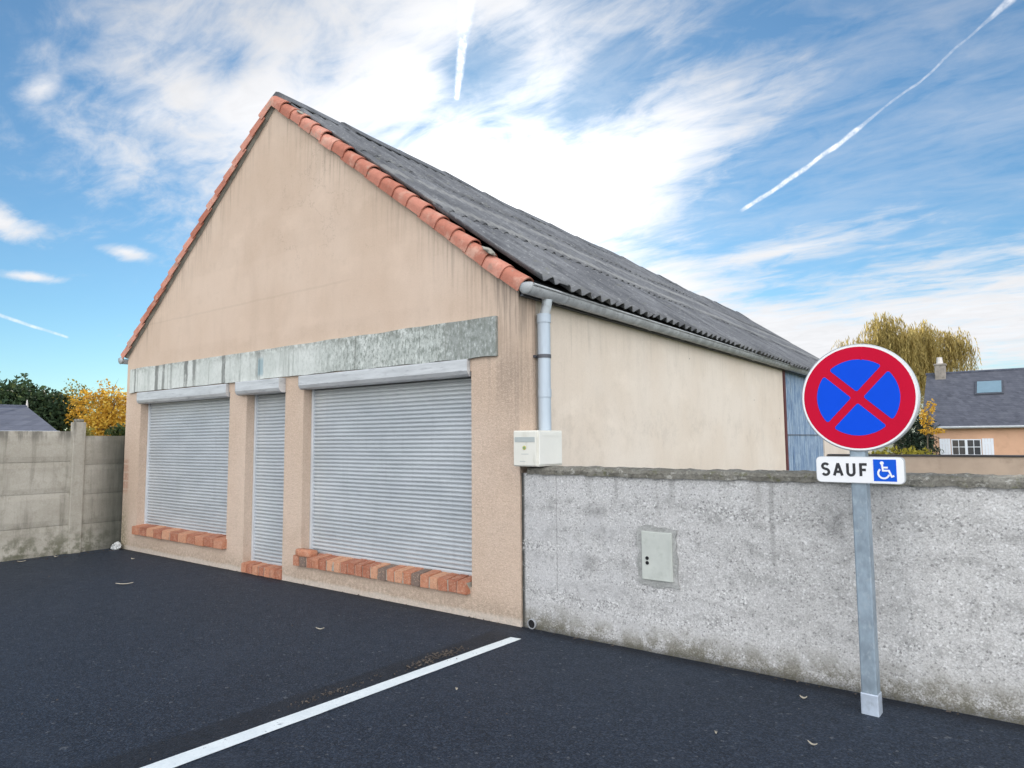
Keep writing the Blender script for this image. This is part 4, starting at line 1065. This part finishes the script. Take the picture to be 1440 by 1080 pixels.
def tree(name, label, cat, loc, mat, trunk_h, lobes, n, size, tr_r=.16, seed=1, limbs=7, group=None, asp=.55, twigs=0):
    rr = random.Random(seed); t = thing(name, label, cat, loc, group=group)
    tb = MB(); top = Vector((rr.uniform(-.2, .2), rr.uniform(-.2, .2), trunk_h))
    tb.tube([(0, 0, -.05), (top.x * .4, top.y * .4, trunk_h * .5), top], [tr_r, tr_r * .8, tr_r * .55], 8)
    tips = []
    for i in range(limbs):
        c, r = lobes[i % len(lobes)]; e = Vector(c) + Vector((rr.uniform(-.5, .5) * r[0], rr.uniform(-.5, .5) * r[1], rr.uniform(-.1, .7) * r[2])); s = Vector((top.x * .7, top.y * .7, trunk_h * rr.uniform(.55, 1)))
        m_ = s.lerp(e, .5) + Vector((0, 0, .1 * r[2])); tb.tube([s, m_, e], [tr_r * .5, tr_r * .28, tr_r * .06], 6); tips.append((m_, e))
    for i in range(twigs):
        m_, e = tips[i % len(tips)]; s = m_.lerp(e, rr.uniform(.2, 1)); d = Vector((rr.gauss(0, .6), rr.gauss(0, .6), rr.uniform(.3, 1.2))) * rr.uniform(.4, .9)
        tb.tube([s, s + d * .55 + Vector((rr.uniform(-.1, .1), 0, .03)), s + d], [tr_r * .09, tr_r * .06, tr_r * .02], 4)
    tb.build('trunk', M_BARK, t, smooth=True)
    vs, fs, tn = leafcloud(rr, lobes, n, size, asp=asp)
    o = MB().add(vs, fs).build('crown', mat, t); tones(o, tn); return t
# left: dark tree, thin olive one, bright yellow ones
def lobs(rr, n, cx, cy, cz, rx, ry, rz, lr):
    return [((cx + rr.uniform(-rx, rx), cy + rr.uniform(-ry, ry), cz + rr.uniform(-rz, rz)), (lr * rr.uniform(.7, 1.2),) * 3) for _ in range(n)]
r_ = random.Random(21)
tree('evergreen_tree', 'dark green rounded tree behind the slate-roofed house', 'tree', (-42, 10.0, 0), L_GREEN, 2.6, lobs(r_, 14, 0, 0, 3.2, 1.4, 1.5, .8, 1.15), 13000, .13, .2, 3, 9)
tree('olive_tree', 'thin pale olive-green tree between the dark tree and the yellow tree', 'tree', (-41, 12.2, 0), L_OLIVE, 2.4, lobs(r_, 6, 0, 0, 3.2, .9, 1.0, 1.1, .95), 3200, .085, .12, 5, 9, twigs=50)
tree('yellow_tree', 'bright yellow autumn tree beside the workshop corner', 'tree', (-38, 12.25, 0), L_YELLOW, 2.3, lobs(r_, 9, 0, .1, 2.7, 1.0, 1.3, .9, 1.0) + [((0, .2, 4.4), (.7, .7, .8))], 8500, .085, .14, 8, 12, twigs=60)
tree('hedge_shrub', 'olive green shrub low between the yellow tree and the workshop', 'shrub', (-30, 9.75, 0), L_HEDGE, 1.0, lobs(r_, 4, 0, 0, 1.5, .5, .7, .5, .65), 1600, .09, .07, 9, 4)
tree('hedge_shrub', 'yellowish bush at the foot of the dark tree, right of the slate roof', 'shrub', (-33.5, 9.0, 0), L_OLIVE, 1.0, lobs(r_, 4, 0, 0, 1.6, .5, .6, .4, .65), 1400, .09, .07, 10, 4)

# right: weeping willow
def willow(loc, seed):
    rr = random.Random(seed); t = thing('willow_tree', 'large weeping willow with olive-gold hanging strands behind the ochre house', 'tree', loc)
    tb = MB(); tb.tube([(0, 0, -.05), (.1, 0, 2.2), (0, .1, 4.2)], [.45, .36, .28], 10); starts = []
    for i in range(18):
        a = 2 * math.pi * i / 18 + rr.uniform(-.2, .2); rad = rr.uniform(1.0, 4.0); e = Vector((math.cos(a) * rad, math.sin(a) * rad, rr.uniform(6.8, 8.7) - rad * .2)); s = Vector((0, .05, rr.uniform(3.2, 4.2)))
        m_ = s.lerp(e, .55) + Vector((0, 0, .5)); tb.tube([s, m_, e], [.16, .09, .03], 6); starts += [m_.lerp(e, q) for q in (.1, .4, .7, 1)]
        for _ in range(5):
            d = Vector((rr.gauss(0, .35), rr.gauss(0, .35), rr.uniform(.3, 1.2))); b = m_.lerp(e, rr.uniform(.5, 1)); tb.tube([b, b + d * .6, b + d + Vector((d.x * .2, d.y * .2, .1))], [.03, .02, .008], 4); starts += [b + d * .7, b + d]
    tb.build('trunk', M_BARK, t, smooth=True)
    vs, fs, tn = [], [], []
    def leaf(p, d, s, to):
        u = d.normalized(); v = u.orthogonal().normalized(); v = Matrix.Rotation(rr.uniform(0, 6.28), 3, u) @ v; o = len(vs)
        vs.extend([p - u * s, p + v * s * .16, p + u * s, p - v * s * .16]); fs.append((o, o + 1, o + 2, o + 3)); tn.append(min(1, max(0, to + rr.gauss(0, .13))))
    for k in range(3000):
        s = rr.choice(starts) + Vector((rr.gauss(0, .3), rr.gauss(0, .3), rr.gauss(0, .2))); a = rr.uniform(0, 6.28); out = rr.uniform(.2, .9); L_ = rr.uniform(2.0, 5.0) * (.55 if rr.random() < .3 else 1); to = rr.uniform(.15, .75)
        hz = math.hypot(s.x, s.y); n = int(L_ / .19)
        for i in range(n):
            f = i / n; p = s + Vector((math.cos(a) * out * (1 - (1 - f) ** 2), math.sin(a) * out * (1 - (1 - f) ** 2), .25 * math.sin(f * 2.2) - L_ * f * f * .55 - L_ * f * .42)) + Vector((rr.gauss(0, .03), rr.gauss(0, .03), 0))
            leaf(p, Vector((rr.gauss(0, .25), rr.gauss(0, .25), -1)), .16, to)
    o = MB().add(vs, fs).build('crown', L_WILLOW, t); tones(o, tn)
willow((-2.75, 46, 0), 12)
tree('conifer_shrub', 'dark green conifer between the sign and the ochre house', 'shrub', (-.45, 33.5, 0), L_CONIF, 1.6, [((0, 0, .9), (.85, .8, .9)), ((.05, 0, 1.7), (.7, .7, .9)), ((.1, 0, 2.3), (.42, .42, .6)), ((-.5, 0, 1.3), (.6, .6, .8))], 6000, .085, .1, 31, 4, asp=.3)
tree('yellow_sapling', 'sparse yellow-leaved sapling in front of the slate roof, above the conifer', 'sapling', (.12, 31, 0), L_YELLOW, 1.9, [((.05, 0, 2.35), (.32, .3, .5)), ((.22, 0, 2.85), (.22, .2, .28)), ((.25, 0, 1.75), (.55, .3, .15))], 900, .05, .035, 33, 8, twigs=24)
tree('yellow_shrub', 'yellow-green leafy shrub just over the back wall beside the sign', 'shrub', (1.2, 13.2, 0), L_SHRUB, .7, [((-.6, 0, .95), (.35, .3, .24)), ((-.2, 0, 1.0), (.4, .3, .25)), ((.15, .1, 1.05), (.3, .3, .24)), ((.45, .1, 1.0), (.22, .25, .22))], 1300, .045, .03, 34, 6)
